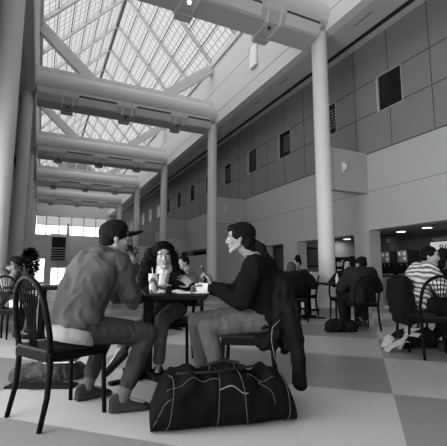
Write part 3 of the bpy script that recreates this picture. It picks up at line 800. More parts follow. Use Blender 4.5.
def cap_on(parent, c, r, f, u, s, name='baseball_cap', m=None, brim_l=.085, tilt=0.0, flat=False):
    m = m or mat('dark_cap_cloth', .010, .85, .08)
    def q(x, y, z): return Vector(c) + (r * x + f * y + u * z) * s
    b = bmesh.new()
    if flat:
        ellipsoid(b, q(0, -.015, .085), [r * .098 * s, f * .110 * s, u * .036 * s]); ellipsoid(b, q(0, -.012, .055), [r * .090 * s, f * .102 * s, u * .05 * s])
    else:
        ellipsoid(b, q(0, -.018, .050), [r * .092 * s, f * .108 * s, u * .095 * s]); ellipsoid(b, q(0, .0, .095), [r * .078 * s, f * .088 * s, u * .058 * s])
    o = fuse(b, name, m, parent, .006, 2, .002, 25, cut=None)
    # peak: curved thin plate with real thickness
    pb = bmesh.new(); N = 12; top = []; bot = []
    for j in range(N + 1):
        a = -1.15 + 2.3 * j / N; rowt = []; rowb = []
        for i in range(5):
            e = i / 4; x = math.sin(a) * (.080 - .012 * e); y0 = .052 + .045 * math.cos(a) ; y = y0 + brim_l * e * max(math.cos(a * 1.15), .0) ** .5
            z = .060 - (x / .08) ** 2 * .042 + .020 * e + (0 if not flat else .008)
            rowt.append(pb.verts.new(q(x, y, z + .008))); rowb.append(pb.verts.new(q(x, y, z - .006)))
        top.append(rowt); bot.append(rowb)
    for j in range(N):
        for i in range(4):
            pb.faces.new((top[j][i], top[j][i + 1], top[j + 1][i + 1], top[j + 1][i])); pb.faces.new((bot[j][i], bot[j + 1][i], bot[j + 1][i + 1], bot[j][i + 1]))
        pb.faces.new((top[j][4], bot[j][4], bot[j + 1][4], top[j + 1][4])); pb.faces.new((top[j][0], top[j + 1][0], bot[j + 1][0], bot[j][0]))
    for e in (0, N):
        for i in range(4): pb.faces.new((top[e][i], bot[e][i], bot[e][i + 1], top[e][i + 1]))
    pk = to_obj(pb, 'cap_peak', m, parent); pk.parent = o; pk.matrix_parent_inverse = Matrix()
# ================================================================= FURNITURE
m_chair = mat('black_chair_metal', .005, .5, .10)
m_seatm = mat('black_chair_seat', .014, .45, .25)
def make_chair(spindles=7):
    root = empty('dining_chair')
    s = MB(); s.box((-.21, -.20, .425), (.21, .215, .455), None, .012)
    for v in s.bm.verts:
        if v.co.y < -.1: v.co.x *= .93
    s.build('seat', m_seatm, root)
    fr = MB()
    for a, b in (((-.2, .2), (.2, .2)), ((-.2, -.19), (.2, -.19)), ((-.2, -.19), (-.2, .2)), ((.2, -.19), (.2, .2))): fr.bar((a[0], a[1], .405), (b[0], b[1], .405), .022, .045)
    fr.build('seat_frame', m_chair, root)
    for sx in (-1, 1):
        MB().tube([(sx * .195, .195, .42), (sx * .20, .205, .2), (sx * .205, .215, 0)], [.0165, .0155, .014], 10).build('leg', m_chair, root, smooth='all')
        MB().tube([(sx * .198, -.180, .46), (sx * .199, -.176, .34), (sx * .202, -.186, .18), (sx * .207, -.225, 0)], [.018, .018, .017, .015], 10).build('leg', m_chair, root, smooth='all')
    pts = []
    for k in range(0, 33):
        t = k / 32; 
        if t < .3: x = -.198 - .014 * math.sin(t / .3 * PI); z = .44 + t / .3 * .22
        elif t > .7: x = .198 + .014 * math.sin((1 - t) / .3 * PI); z = .44 + (1 - t) / .3 * .22
        else:
            a = PI * (1 - (t - .3) / .4); x = .198 * math.cos(a); z = .66 + .225 * math.sin(a)
        y = -.180 - .075 * max(0, (z - .44)) ** 1.0 / .45 
        pts.append((x, y, z))
    hoop = MB().tube(pts, .0175, 10).build('back_hoop', m_chair, root, smooth='all')
    for i in range(spindles):
        t = (i - (spindles - 1) / 2) / ((spindles - 1) / 2)
        xt = t * .135; zt = .66 + .225 * math.sqrt(max(0, 1 - (xt / .195) ** 2)) - .008
        def yy(z): return -.180 - .075 * (z - .44) / .45
        MB().tube([(xt, yy(zt), zt), (xt * .66, yy(.74), .74), (xt * .40, yy(.62), .62), (xt * .30, yy(.53), .53), (xt * .34, yy(.45), .445)], .0052, 6).build('spindle', m_chair, hoop, smooth='all')
    return root
proto = make_chair()
CH = [0]
def place_chair(x, y, face, label, group=None):
    o = proto if CH[0] == 0 else copy_tree(proto); CH[0] += 1
    o.location = (x, y, 0); o.rotation_euler = (0, 0, math.atan2(face[1], face[0]) - PI / 2)
    tag(o, label, 'chair', group or 'hoop-back chairs in the hall'); return o
def make_table(top, w, d, th=.035, disc=False, small=False):
    root = empty('cafe_table')
    MB().box((-w / 2, -d / 2, .74 - th), (w / 2, d / 2, .74), None, .008).build('tabletop', top, root)
    MB().box((-w * .36, -.03, .74 - th - .03), (w * .36, .03, .74 - th)).build('top_bracket', m_chair, root)
    MB().box((-.04, -.04, .05), (.04, .04, .74 - th - .03), None, .006).build('pedestal', m_chair, root)
    if disc: MB().lathe([(.27, 0), (.27, .015), (.06, .05), (.04, .07)], 32).build('table_base', m_chair, root, smooth=True)
    else:
        b = MB()
        for a in range(4):
            M = Matrix.Rotation(a * PI / 2 + PI / 4, 4, 'Z'); b.prism([(0, 0), (.34, 0), (.34, .022), (.04, .065), (0, .065)], -.035, .035, 'x') if False else None
            vs0 = len(b.bm.verts); b.box((0, -.032, 0), (.36, .032, .028), M, .006); b.box((0, -.03, .02), (.16, .03, .06), M, .006)
        b.build('table_base', m_chair, root)
    return root
m_ttop = mat('dark_laminate_top', .006, .5, .06)
# ================================================================= THE FRONT TABLE GROUP
rzc = -YAW
tb = make_table(m_ttop, 1.08, .94); p = W(-.68, 3.56); tb.location = p; tb.rotation_euler = (0, 0, rzc)
tag(tb, 'dark square pedestal table where the three students sit', 'table')
place_chair(.165, 2.86, (.894, .447), 'black hoop-back chair nearest the camera, under the man in the cap')
c3 = W(.215, 3.15); place_chair(c3.x, c3.y, dirv(-1, .12), 'black hoop-back chair under the man in the black sweater, jacket on its back')
c2 = W(-.55, 4.14); place_chair(c2.x, c2.y, dirv(-.05, -1), 'black hoop-back chair under the curly-haired woman behind the table')
m_jean_d = mat('dark_denim', .032, .9, .06, bump=.25, bscale=140, var=.25, vscale=9)
m_jean_l = mat('light_denim', .08, .9, .08, bump=.25, bscale=140, var=.2, vscale=9)
m_grey = mat('grey_sweatshirt', .070, .95, .05, bump=.25, bscale=120, var=.12, vscale=7)
m_blk = mat('black_knit', .006, .95, .05, bump=.4, bscale=120)
m_wht = mat('white_cotton', .24, .85, .1, bump=.1, bscale=80)
# ---- man in the cap
def capman_post(b, J):
    cb = bmesh.new(); d = (J['chest'] - J['pel']).normalized()
    loft(cb, [(J['pel'] + d * t, J['S'], d.cross(J['S']), rx, ry) for t, rx, ry in ((-.10, .17, .135), (-.07, .195, .150), (-.02, .20, .155), (.02, .16, .12))])
    fuse(cb, 'shirt_tail', m_wht, b, .009, 2, .002, 16)
    cap_on(b, J['hd'], J['hr'], J['hf'], J['hu'], J['k'] * 1.05, brim_l=.10)
    for nm in 'RL':
        hp, kn, an, t, a = J['legs'][nm]; s = bmesh.new(); chain(s, [an + Vector((0, 0, -.02)), an + (kn - an).normalized() * .12], [.043, .046]); fuse(s, 'sock', mat('grey_sock', .08, .9), b, .008, 2)
pel = W(-1.005, 2.64, .555)
person('person', 'man in dark baseball cap and grey sweatshirt leaning on the front table', dict(
    pel=pel, neck=W(-.895, 2.90, 1.035), chest=W(-.975, 2.715, .86), head=W(-.838, 2.975, 1.170), head_size=1.08,
    face=dirv(.62, .78), shoulder_axis=dirv(.78, -.62), look=dirv(.90, .42, -.04), head_up=(0.12, 0.08, 1),
    top=m_grey, top_gap=.034, top_name='sweatshirt', bottom=m_jean_d, hem=.035, crease=.020, cscale=8, fdir=dirv(-.4, .1, 1), top_extra=[(W(-.96, 2.78, .92), W(-.88, 2.85, .98), .12, .11), (W(-.93, 2.75, .80), W(-.83, 2.83, .88), .13, .11), (W(-.99, 2.68, .66), W(-.94, 2.74, .78), .165, .145)], skin=mat('tanned_skin', .26, .6, .15), shoulder=.17, drop=.065,
    armR=dict(wrist=W(-.80, 3.15, .785), pole=dirv(.55, -.4, -.75), dir=dirv(1, .12, -.02), palm=(0, 0, -1), curl=.35),
    armL=dict(wrist=W(-.71, 3.07, .965), pole=dirv(.25, .5, -1), dir=dirv(-.12, -.1, 1), palm=dirv(-.8, -.5, 0), curl=1.0),
    legR=dict(ankle=W(-.675, 2.70, .095), pole=dirv(.8, .5, .9), toe=dirv(.93, .3), cuff=.09),
    legL=dict(ankle=W(-1.0, 2.96, .095), pole=dirv(.4, .9, .9), toe=dirv(.75, .65), cuff=.09),
    hair=lambda b, c, r, f, u, s: hair_short(b, c, r, f, u, s, vol=.93), post=capman_post))
# ---- man in black sweater, ponytail
def pen_in(b, J): pass
pel = W(.335, 3.16, .56)
person('person', 'man in black sweater with ponytail in profile at the right of the front table', dict(
    pel=pel, neck=W(.265, 3.13, 1.05), chest=W(.335, 3.15, .84), head=W(.130, 3.11, 1.185),
    face=dirv(-1, .12), look=dirv(-1, .04, -.02), top=m_blk, top_gap=.033, bottom=m_jean_l, hem=-.02, crease=.012, cscale=8, drop=.07,
    skin=mat('olive_skin', .19, .55, .2, var=.08, vscale=20),
    armL=dict(wrist=W(-.085, 3.02, .815), pole=dirv(.3, -.3, -1), dir=dirv(-.35, .1, .9), palm=dirv(-.8, .3, -.2), curl=1.15, sleeve=1),
    armR=dict(wrist=W(-.145, 3.32, .79), pole=dirv(.3, .3, -1), dir=dirv(-1, -.1, .0), palm=dirv(0, -.6, -.6), curl=.8),
    legL=dict(ankle=W(-.01, 2.98, .095), pole=dirv(-.9, -.05, .8), toe=dirv(-1, -.1)),
    legR=dict(ankle=W(-.17, 3.28, .095), pole=dirv(-1, .05, .8), toe=dirv(-1, .1), hip=RT * -.12),
    sleeve=.93, hair=hair_ponytail))
# ---- curly-haired woman
def woman_post(b, J):
    k = J['k']; nb = bmesh.new(); n0 = J['nk']; h = J['hd'] - J['hu'] * .085
    chain(nb, [n0 + Vector((0, 0, -.02)), n0.lerp(h, .55), h], [.100, .080, .064]); 
    for i in range(3): 
        p = n0.lerp(h, .25 + i * .28); capsule(nb, p, p + Vector((.0, 0, .004)), .098 - .012 * i)
    f = J['fwd']; c0 = n0 + f * .055 + Vector((0, 0, -.05))
    chain(nb, [c0, c0 + f * .035 + Vector((0, 0, -.16))], [.075, .035])
    fuse(nb, 'turtleneck', mat('white_turtleneck', .62, .9), b, .006, 2, .003, 30, fold=lambda c: .006 * math.sin(c.z * 260 + c.dot(RT) * 25))
person('person', 'curly-haired woman in white turtleneck and dark jacket, facing the camera behind the front table', dict(
    pel=W(-.56, 4.10, .555), neck=W(-.610, 3.97, .945), chest=W(-.58, 4.10, .76), jaw=1.1, head=W(-.605, 3.90, 1.075),
    face=dirv(-.05, -1), look=dirv(.22, -1, -.03), head_up=dirv(-.10, -.05, 1), size=.94, head_size=1.12, top=m_blk, top_name='jacket', top_gap=.026, bottom=m_jean_l, smile=.005,
    armR=dict(wrist=W(-.66, 3.72, .785), pole=dirv(-.7, -.2, -1), dir=dirv(.9, -.2, .25), palm=(0, 0, -1), curl=.3, spread=.14),
    armL=dict(wrist=W(-.30, 3.78, .80), pole=dirv(.7, -.2, -1), dir=dirv(-.75, -.1, .65), palm=dirv(-.3, -.9, -.2), curl=.35, spread=.10, thumb=.2),
    legL=dict(ankle=W(-.585, 3.60, .095), pole=dirv(-.25, -1, .9), toe=dirv(.1, -1)),
    legR=dict(ankle=W(-.885, 3.33, .25), pole=dirv(.1, -.5, 1), toe=dirv(-.62, -.45, -.6), sole=dirv(.3, -.6, -.8)),
    skin=mat('fair_skin', .28, .5, .3, var=.06, vscale=20), hair=hair_curly, post=woman_post, shoulder=.16))
# ================================================================= THINGS ON THE TABLE
def on_table(px, v, z=.74):
    p = G(px, v); p.z = z; return p
p = on_table(154, 3.42); cup = empty('drink_cup', p); tag(cup, 'large paper cup with a straw and dark swirls on the front table', 'cup')
def cup_mat():
    m = bpy.data.materials.new('printed_paper_cup'); m.use_nodes = True; nt = m.node_tree; b = nt.nodes['Principled BSDF']
    tc = nt.nodes.new('ShaderNodeTexCoord'); w = nt.nodes.new('ShaderNodeTexWave'); w.inputs['Scale'].default_value = 7; w.inputs['Distortion'].default_value = 5; w.bands_direction = 'DIAGONAL'
    nt.links.new(tc.outputs['Object'], w.inputs[0]); r = nt.nodes.new('ShaderNodeValToRGB'); r.color_ramp.elements[0].position = .50; r.color_ramp.elements[0].color = (.75, .75, .75, 1); r.color_ramp.elements[1].position = .56; r.color_ramp.elements[1].color = (.13, .13, .13, 1)
    nt.links.new(w.outputs['Fac'], r.inputs[0]); nt.links.new(r.outputs[0], b.inputs['Base Color']); return m
MB().lathe([(.034, 0), (.0355, .004), (.048, .165), (.051, .168), (.0505, .172), (.046, .168), (.0335, .01), (0, .01)], 32).build('cup_body', cup_mat(), cup, smooth=True)
MB().lathe([(0, .150), (.0435, .150)], 24).build('drink', m_black, cup)
MB().tube([(.0, .0, .02), (-.012, 0, .17), (-.018, .0, .225)], .004, 8).build('straw', m_paper, cup, smooth=True)
def crumpled(px, v, sx, sy, sz, lab, m=m_paper, name='paper_wrapper', cat='wrapper', dz=0, group=None):
    p = on_table(px, v, .74 + dz); b = bmesh.new(); ellipsoid(b, (0, 0, sz * .5), [Vector((sx, 0, 0)), Vector((0, sy, 0)), Vector((0, 0, sz * .5))], 16)
    bmesh.ops.recalc_face_normals(b, faces=b.faces[:]); me = bpy.data.meshes.new(name)
    for v_ in b.verts:
        n_ = noise.noise(v_.co * 45 + Vector((px, 0, 0))); v_.co *= 1 + n_ * .35; v_.co.z = max(v_.co.z, 0)
    b.to_mesh(me); b.free(); me.materials.append(m); o = bpy.data.objects.new(name, me); COL.objects.link(o); o.location = p; tag(o, lab, cat, group); return o
crumpled(163, 3.35, .05, .04, .030, 'crumpled white food wrapper between the paper cup and the dark bottle')
crumpled(178, 3.38, .055, .045, .032, 'crumpled white food wrapper right of the dark bottle')
p = on_table(168.5, 3.32); bt = empty('small_bottle', p); tag(bt, 'small dark bottle on the front table beside the paper cup', 'bottle')
MB().lathe([(.022, 0), (.024, .005), (.024, .045), (.012, .06), (.012, .068)], 20).build('bottle_body', m_black, bt, smooth=True)
MB().lathe([(.014, .068), (.014, .082), (0, .082)], 16).build('bottle_cap', mat('cap_grey', .3), bt, smooth=True)
p = on_table(193, 3.36); nbk = empty('notebook', p, rzc + .1); tag(nbk, 'open white notebook lying at the right end of the front table', 'notebook')
MB().box((-.14, -.10, 0), (.14, .10, .006)).build('cover', m_black, nbk)
MB().box((-.135, -.095, .006), (-.002, .095, .018), None, .003).build('page_block', m_paper, nbk); MB().box((.002, -.095, .006), (.135, .095, .018), None, .003).build('page_block', m_paper, nbk)
p = on_table(203.5, 3.30); bx = empty('paper_carton', p, rzc - .3); tag(bx, 'open white paper carton held by the man in the black sweater', 'carton')
c = MB()
for a, b_ in (((-.045, -.035), (.045, -.035)), ((.045, -.035), (.045, .035)), ((.045, .035), (-.045, .035)), ((-.045, .035), (-.045, -.035))):
    A, B = Vector(a), Vector(b_); c.quad((A.x, A.y, .018), (B.x, B.y, .018), (B.x * 1.25, B.y * 1.3, .095), (A.x * 1.25, A.y * 1.3, .085))
c.quad((-.045, -.035, .018), (.045, -.035, .018), (.045, .035, .018), (-.045, .035, .018))
co_ = c.build('carton_wall', m_paper, bx); md = co_.modifiers.new('t', 'SOLIDIFY'); md.thickness = .002
pn = empty('pen', W(-.135, 3.0, .90)); tag(pn, 'slim dark pen raised in the hand of the man in the black sweater', 'pen')
MB().tube([W(.018, .005, -.035), W(-.032, -.005, .065)], .0042, 8).build('barrel', m_black, pn, smooth=True); MB().tube([W(-.032, -.005, .065), W(-.036, -.006, .073)], [.0042, .001], 8).build('pen_tip', m_metal, pn)
# ================================================================= JACKET ON THE CHAIR BACK
m_jkt = mat('dark_leather_jacket', .006, .7, .12, bump=.3, bscale=50)
def draped(name, label, base, m, outline, v0, th, folds, fuse_vox=.009, extra=None, zips=None, group=None):
    """thick cloth slab whose outline is given in (u,z) at distance v0, folded by noise"""
    b = bmesh.new()
    A = [b.verts.new(W(u, v0 - th / 2, z)) for u, z in outline]; B = [b.verts.new(W(u, v0 + th / 2, z)) for u, z in outline]
    n = len(outline); b.faces.new(A); b.faces.new(list(reversed(B)))
    for k in range(n): b.faces.new((A[k], B[k], B[(k + 1) % n], A[(k + 1) % n]))
    bmesh.ops.triangulate(b, faces=b.faces[:])
    if extra: extra(b)
    o = fuse(b, name, m, None, fuse_vox, 5, folds, 12, origin=base, fold=lambda c: .012 * math.sin((c.dot(RT)) * 38 + c.z * 6))
    tag(o, label, name.split('_')[-1], group)
    return o
def U(px, v): return (px - 223.5) * v / 388.0
def Z(py, v): return .9 - (py - 275) * v / 388.0
vj = 3.12
def jacket():
    b = bmesh.new(); w = lambda u, v, z: Vector(W(u, v, z))
    for v in (2.95, 3.03, 3.12, 3.21, 3.30):       # over the hoop, down both faces of the back
        k = (v - 3.12) / .2; zt = .90 - .06 * k * k
        chain(b, [w(.435, v, zt), w(.475, v, .72), w(.485, v - .01, .50), w(.48, v, .32 + .05 * abs(k))], [.045, .060, .058, .035])
    chain(b, [w(.42, 3.0, .86), w(.41, 2.93, .70), w(.41, 2.92, .52), w(.37, 2.92, .37)], [.045, .05, .045, .03])
    chain(b, [w(.37, 2.93, .44), w(.30, 2.93, .40), w(.24, 2.93, .42)], [.05, .05, .03])
    chain(b, [w(.45, 2.98, .82), w(.49, 2.90, .66), w(.525, 2.88, .42), w(.545, 2.87, .14)], [.05, .060, .055, .050])
    o = fuse(b, 'hanging_jacket', m_jkt, None, .008, 4, .012, 11, origin=W(.47, 3.14)); tag(o, 'dark jacket with pale zip hung over the chair back of the man in black', 'jacket'); return o
jk = jacket()
m_zip = mat('zip_metal', .14, .4, .3)
zp = MB(); zp.tube([W(U(x, 2.87), 2.855, Z(y, 2.87)) for x, y in ((279, 318), (271, 326), (270, 338), (273, 354), (280, 370))], .003, 6); o = zp.build('zip', m_zip, None, smooth='all'); o.parent = jk; o.matrix_parent_inverse = jk.matrix_basis.inverted()
# ================================================================= BAGS
def bag_surface(L, Wd, hfun, wfun, xfun, n=28, m=60):
    def pt(s, th):
        c, sn = math.cos(th), math.sin(th); e = .62
        y = math.copysign(abs(c) ** e, c) * wfun(s) * Wd / 2; zz = math.copysign(abs(sn) ** e, sn)
        h = hfun(s, y / Wd); z = h * (.5 + .5 * zz) if zz > 0 else h * .5 * (1 + zz)
        return Vector((xfun(s, z), y, z))
    return pt
def duffel(loc, rz, L, Wd, H, label):
    root = empty('duffel_bag', loc, rz); tag(root, label, 'bag')
    def hf(s, y):
        t = abs(s); e = (1 - max(0, (t - .86) / .14) ** 2 * .6)
        return H * e * (1.0 - .20 * max(0, s) ** 2 - .10 * max(0, -s) ** 2 + .05 * math.sin(s * 9 + 1) + .03 * math.sin(s * 21)) * (.97 + .12 * noise.noise(Vector((s * 3.2, y * 3, 0))))
    wf = lambda s: (1 - .25 * abs(s) ** 4) * (1 + .05 * math.sin(s * 7))
    def xf(s, z): return s * L / 2 * (1 - .11 * (z / H) ** 2)
    pt = bag_surface(L, Wd, hf, wf, xf)
    b = bmesh.new(); NS, NT = 72, 48; R = []
    for i in range(NS + 1):
        s = -1 + 2 * i / NS
        ring = []
        for j in range(NT):
            p = pt(s, j * 2 * PI / NT)
            w = noise.noise(p * 9 + Vector((5, 1, 2))); p2 = p + Vector((0, math.copysign(1, p.y), .6)) * ((1 - abs(w) * 3) * .010 if p.z > .02 else 0)
            ring.append(b.verts.new(p2))
        R.append(ring)
    for a, c in zip(R, R[1:]):
        for j in range(NT): b.faces.new((a[j], a[(j + 1) % NT], c[(j + 1) % NT], c[j]))
    b.faces.new(R[0]); b.faces.new(list(reversed(R[-1])))
    to_obj_local(b, 'bag_body', mat('black_nylon', .005, .8, .06, bump=.2, bscale=90), root)
    m_pipe = mat('pale_piping', .06, .6, .2)
    def seam(fn, name='piping', r=.0026, m_=m_pipe, off=.007, a=0, bb=1, n=40):
        q = []
        for i in range(n + 1):
            s, th = fn(a + (bb - a) * i / n); p = pt(s, th); p += Vector((0, math.copysign(off, p.y), off * .9 if p.z > .1 else .0)); q.append(p)
        MB().tube(q, r, 6).build(name, m_, root, smooth='all')
    F = -PI / 2    # front face is theta around PI (y<0)
    seam(lambda t: (-.15 + .04 * t, PI * 1.42 - t * PI * .95)); seam(lambda t: (.30 - .16 * t, PI * 1.42 - t * PI * .95))
    seam(lambda t: (-.86 + .10 * math.sin(t * 3), PI * 1.42 - t * PI * .9)); seam(lambda t: (.84 + .05 * math.sin(t * 3), PI * 1.42 - t * PI * .8))
    seam(lambda t: (-.86 + .72 * t, PI * (.86 - .12 * math.sin(t * 2.6)))); seam(lambda t: (.30 + .42 * t, PI * (.70 + .10 * t)))
    seam(lambda t: (-.13 + .40 * t, PI * (.93 - .03 * math.sin(t * 5))), 'pocket_zip', .004, m_zip)
    seam(lambda t: (.45 + .22 * t, PI * (.80 + .22 * t * t)), 'piping')
    seam(lambda t: (-.98 + .2 * t, PI * (1.05 - .1 * t)))
    for sx in (-1,):
        h = MB(); h.tube([(-.10, -.08, H * .93), (-.09, -.06, H * 1.05), (.0, -.03, H * 1.10), (.09, -.05, H * 1.06), (.11, -.08, H * .93)], .011, 8); h.build('handle', mat('strap_webbing', .015, .8, .1), root, smooth='all')
        h = MB(); h.tube([(-.12, .05, H * .95), (-.05, .03, H * 1.03), (.05, .02, H * 1.05), (.16, .03, H * .92)], .010, 8); h.build('handle', mat('strap_webbing', .015, .8, .1), root, smooth='all')
    h = MB(); h.tube([(-.30, -.1, H * .96), (-.1, -.14, H * .98), (.12, -.10, H * 1.0), (.22, -.02, H * .97), (.34, .03, H * .88), (.43, .02, H * .6)], .008, 8); h.build('shoulder_strap', mat('strap_webbing', .015, .8, .1), root, smooth='all')
    return root
def to_obj_local(bm, name, m, parent, smooth=True):
    bmesh.ops.recalc_face_normals(bm, faces=bm.faces[:]); me = bpy.data.meshes.new(name); bm.to_mesh(me); bm.free()
    for f in me.polygons: f.use_smooth = smooth
    me.materials.append(m); o = bpy.data.objects.new(name, me); COL.objects.link(o); o.parent = parent; return o
pA = W(U(153, 2.42), 2.44); pB = W(U(286, 2.62), 2.64); mid = (pA + pB) / 2; dd = pB - pA
duffel((mid.x, mid.y, 0), math.atan2(dd.y, dd.x), dd.length, .36, .335, 'big black duffel bag with pale piping on the floor in front of the table')
def soft_bag(name, label, cat, loc, rz, lobes, m, vox=.009, disp=.010, ds=10, smooth=4, group=None):
    root = empty(name, loc, rz); tag(root, label, cat, group); b = bmesh.new()
    for (x, y, z, a, bb, c) in lobes: ellipsoid(b, (x, y, z), [Vector((a, 0, 0)), Vector((0, bb, 0)), Vector((0, 0, c))], 18)
    o = fuse(b, 'bag_body', m, None, vox, smooth, disp, ds); 
    for v in o.data.vertices: v.co.z = max(v.co.z, .0)
    o.parent = root; return root
p = G(52, 3.52)
gb_ = soft_bag('cloth_bag', 'limp grey cloth bag lying on the floor beyond the nearest chair', 'bag', p, rzc, [(-.10, 0, .05, .20, .15, .075), (.08, .02, .07, .20, .16, .11), (.20, .05, .05, .12, .15, .08), (-.20, -.02, .02, .10, .1, .035)], mat('grey_canvas', .05, .9, .1, bump=.2, bscale=60), disp=.018)
MB().tube([(-.05, -.05, .17), (.05, -.1, .20), (.18, -.06, .17)], .014, 8).build('strap', mat('strap_webbing', .015, .8, .1), gb_, smooth='all')
nb2 = empty('paper_folder', G(66, 3.35)); nb2.rotation_euler = (0, 0, rzc + .1); nb2.location.z = .185; 
tag(nb2, 'white edged folder lying on top of the grey cloth bag', 'folder'); MB().box((-.12, -.08, 0), (.13, .10, .012), None, .003).build('folder_sheet', m_paper, nb2); MB().box((-.125, -.085, .012), (.135, .105, .018)).build('folder_cover', m_black, nb2)
pf2 = empty('portfolio', G(47, 3.26)); pf2.rotation_euler = (0, 0, rzc); tag(pf2, 'flat dark portfolio on the floor under the grey cloth bag', 'portfolio')
MB().box((-.27, -.05, 0), (.27, .10, .018), None, .004).build('portfolio_cover', m_black, pf2); MB().tube([(-.06, -.05, .012), (-.05, -.08, .012), (.05, -.08, .012), (.06, -.05, .012)], .006, 6).build('handle', m_black, pf2)
# ================================================================= BACKGROUND GROUPS
m_coat = mat('dark_coat_cloth', .010, .95, .05, bump=.2, bscale=60)
m_fskin = m_skin
def bg(label, **k):
    k.setdefault('near', False); k.setdefault('bottom', m_coat); k.setdefault('top', m_coat); k.setdefault('cvoxel', .014)
    return person('person', label, k)
# -- left background: person resting the head on the hands
t2 = make_table(m_ttop, .78, .78, disc=True); p = W(-2.70, 5.85); t2.location = p; t2.rotation_euler = (0, 0, rzc); tag(t2, 'dark pedestal table with round base at the left, beyond the nearest chair', 'table')
c = W(-3.40, 5.95); place_chair(c.x, c.y, dirv(1, -.1), 'black hoop-back chair under the person in grey resting head on hands')
c = W(-2.86, 5.36); place_chair(c.x, c.y, dirv(.05, 1), 'black hoop-back chair at the left with white papers on its seat')
bg('person in grey with dark cap at the left edge, head bent onto both hands', pel=W(-3.390, 5.95, .56), neck=W(-3.300, 5.93, .985), chest=W(-3.440, 5.95, .80), head=W(-3.190, 5.92, 1.04),
   face=dirv(1, -.1), look=dirv(.85, -.25, -.5), top=mat('mid_grey_cotton', .16, .9), bottom=m_jean_d, top_name='shirt', top_gap=.03,
   armR=dict(wrist=W(-3.120, 5.80, .95), pole=dirv(.4, -.4, -1), dir=dirv(-.1, 0, 1), palm=dirv(-1, .2, 0)), armL=dict(wrist=W(-3.090, 6.02, .94), pole=dirv(.4, .4, -1), dir=dirv(-.1, 0, 1), palm=dirv(-1, -.2, 0)),
   skin=mat('fair_skin', .46), hair=lambda b, c, r, f, u, s: (hair_short(b, c, r, f, u, s, vox=.008), cap_on(b, c, r, f, u, s, 'cap', brim_l=.05)))
wp = soft_bag('paper_bundle', 'loose bundle of white papers on the seat of the left background chair', 'papers', (W(-2.86, 5.40).x, W(-2.86, 5.40).y, .456), rzc, [(0, 0, .03, .15, .12, .04), (-.05, .02, .06, .09, .08, .04)], m_paper, disp=.012)
# -- woman with hair up, behind the curly-haired woman
t3 = make_table(m_ttop, .78, .78); p = W(-.95, 6.75); t3.location = p; t3.rotation_euler = (0, 0, rzc); tag(t3, 'dark pedestal table hidden behind the curly-haired woman', 'table')
c = W(-.55, 6.75); place_chair(c.x, c.y, dirv(-1, 0), 'black hoop-back chair under the woman with her hair up')
bg('woman with dark hair pinned up, seated behind the curly-haired woman and facing left', pel=W(-.55, 6.75, .56), neck=W(-.63, 6.7, .98), head=W(-.69, 6.68, 1.115), face=dirv(-1, 0), look=dirv(-.7, -.6, -.25), top=mat('mid_grey_cotton', .16), bottom=m_jean_d, size=.93, hair=hair_updo,
   armR=dict(wrist=W(-.85, 6.88, .80), pole=dirv(0, .3, -1)), armL=dict(wrist=W(-.86, 6.6, .80), pole=dirv(0, -.3, -1)))
# -- pair beside the grey cabinet
t4 = make_table(m_ttop, .72, .72); p = W(1.80, 8.35); t4.location = p; t4.rotation_euler = (0, 0, rzc + .3); tag(t4, 'dark pedestal table in front of the person with long brown hair', 'table')
c = W(1.42, 7.72); place_chair(c.x, c.y, dirv(.1, 1), 'black hoop-back chair under the person with long brown hair')
c = W(1.93, 8.95); place_chair(c.x, c.y, dirv(-1, .25), 'empty black hoop-back chair just left of the nearest white column')
bg('person with long brown hair and dark coat, back turned, left of the nearest white column', pel=W(1.42, 7.72, .56), neck=W(1.40, 7.84, .93), head=W(1.385, 7.90, 1.035), face=dirv(0, 1), look=dirv(.1, 1, -.1), top_gap=.055, top_name='coat',
   hair=lambda b, c, r, f, u, s: hair_long(b, c, r, f, u, s, mat('brown_hair', .045, .7, bump=.4, bscale=150), .22),
   armR=dict(wrist=W(1.65, 8.0, .80), pole=dirv(.8, 0, -.6)), armL=dict(wrist=W(1.12, 7.95, .80), pole=dirv(-.8, 0, -.6)))
c = W(1.78, 9.02); place_chair(c.x, c.y, dirv(-.3, -1), 'black hoop-back chair under the dark-haired person beyond the long-haired one')
bg('dark-haired person in black facing left, beyond the long brown-haired person', pel=W(1.72, 8.98, .56), neck=W(1.70, 8.9, 1.02), head=W(1.66, 8.75, 1.17), face=dirv(-.5, -.8), look=dirv(-1, -.35, -.2), hair=hair_updo, size=.95,
   armR=dict(wrist=W(1.56, 8.6, .80), pole=dirv(-.8, 0, -.6)), armL=dict(wrist=W(1.85, 8.55, .80), pole=dirv(.8, 0, -.6)))
# -- man in dark coat and flat cap, woman facing him
t5 = make_table(m_ttop, .72, .72, disc=True); p = W(2.28, 7.22); t5.location = p; t5.rotation_euler = (0, 0, rzc); tag(t5, 'dark pedestal table in front of the person in the flat cap', 'table')
c = W(2.33, 6.62); place_chair(c.x, c.y, dirv(-.1, 1), 'black hoop-back chair under the person in the flat dark cap')
bg('person in flat dark cap and broad dark coat, back turned to the camera', pel=W(2.37, 6.66, .56), neck=W(2.38, 6.74, .985), chest=W(2.38, 6.62, .82), head=W(2.44, 6.86, 1.09), face=dirv(-.1, 1), look=dirv(-.3, 1, -.25), size=1.0, top_gap=.058, top=mat('charcoal_coat', .018, .95, .05, bump=.2, bscale=60), top_name='coat', hem=-.10,
   hair=lambda b, c, r, f, u, s: (hair_short(b, c, r, f, u, s, vox=.008), cap_on(b, c, r, f, u, s, 'flat_cap', flat=True, brim_l=.05)),
   armR=dict(wrist=W(2.55, 7.0, .80), pole=dirv(.6, 0, -1)), armL=dict(wrist=W(2.20, 7.02, .80), pole=dirv(-.7, 0, -1)),
   legR=dict(ankle=W(2.48, 6.95, .095), pole=dirv(.3, 1, 1), toe=dirv(.2, 1)), legL=dict(ankle=W(2.10, 6.90, .095), pole=dirv(-.2, 1, 1), toe=dirv(-.2, 1)))
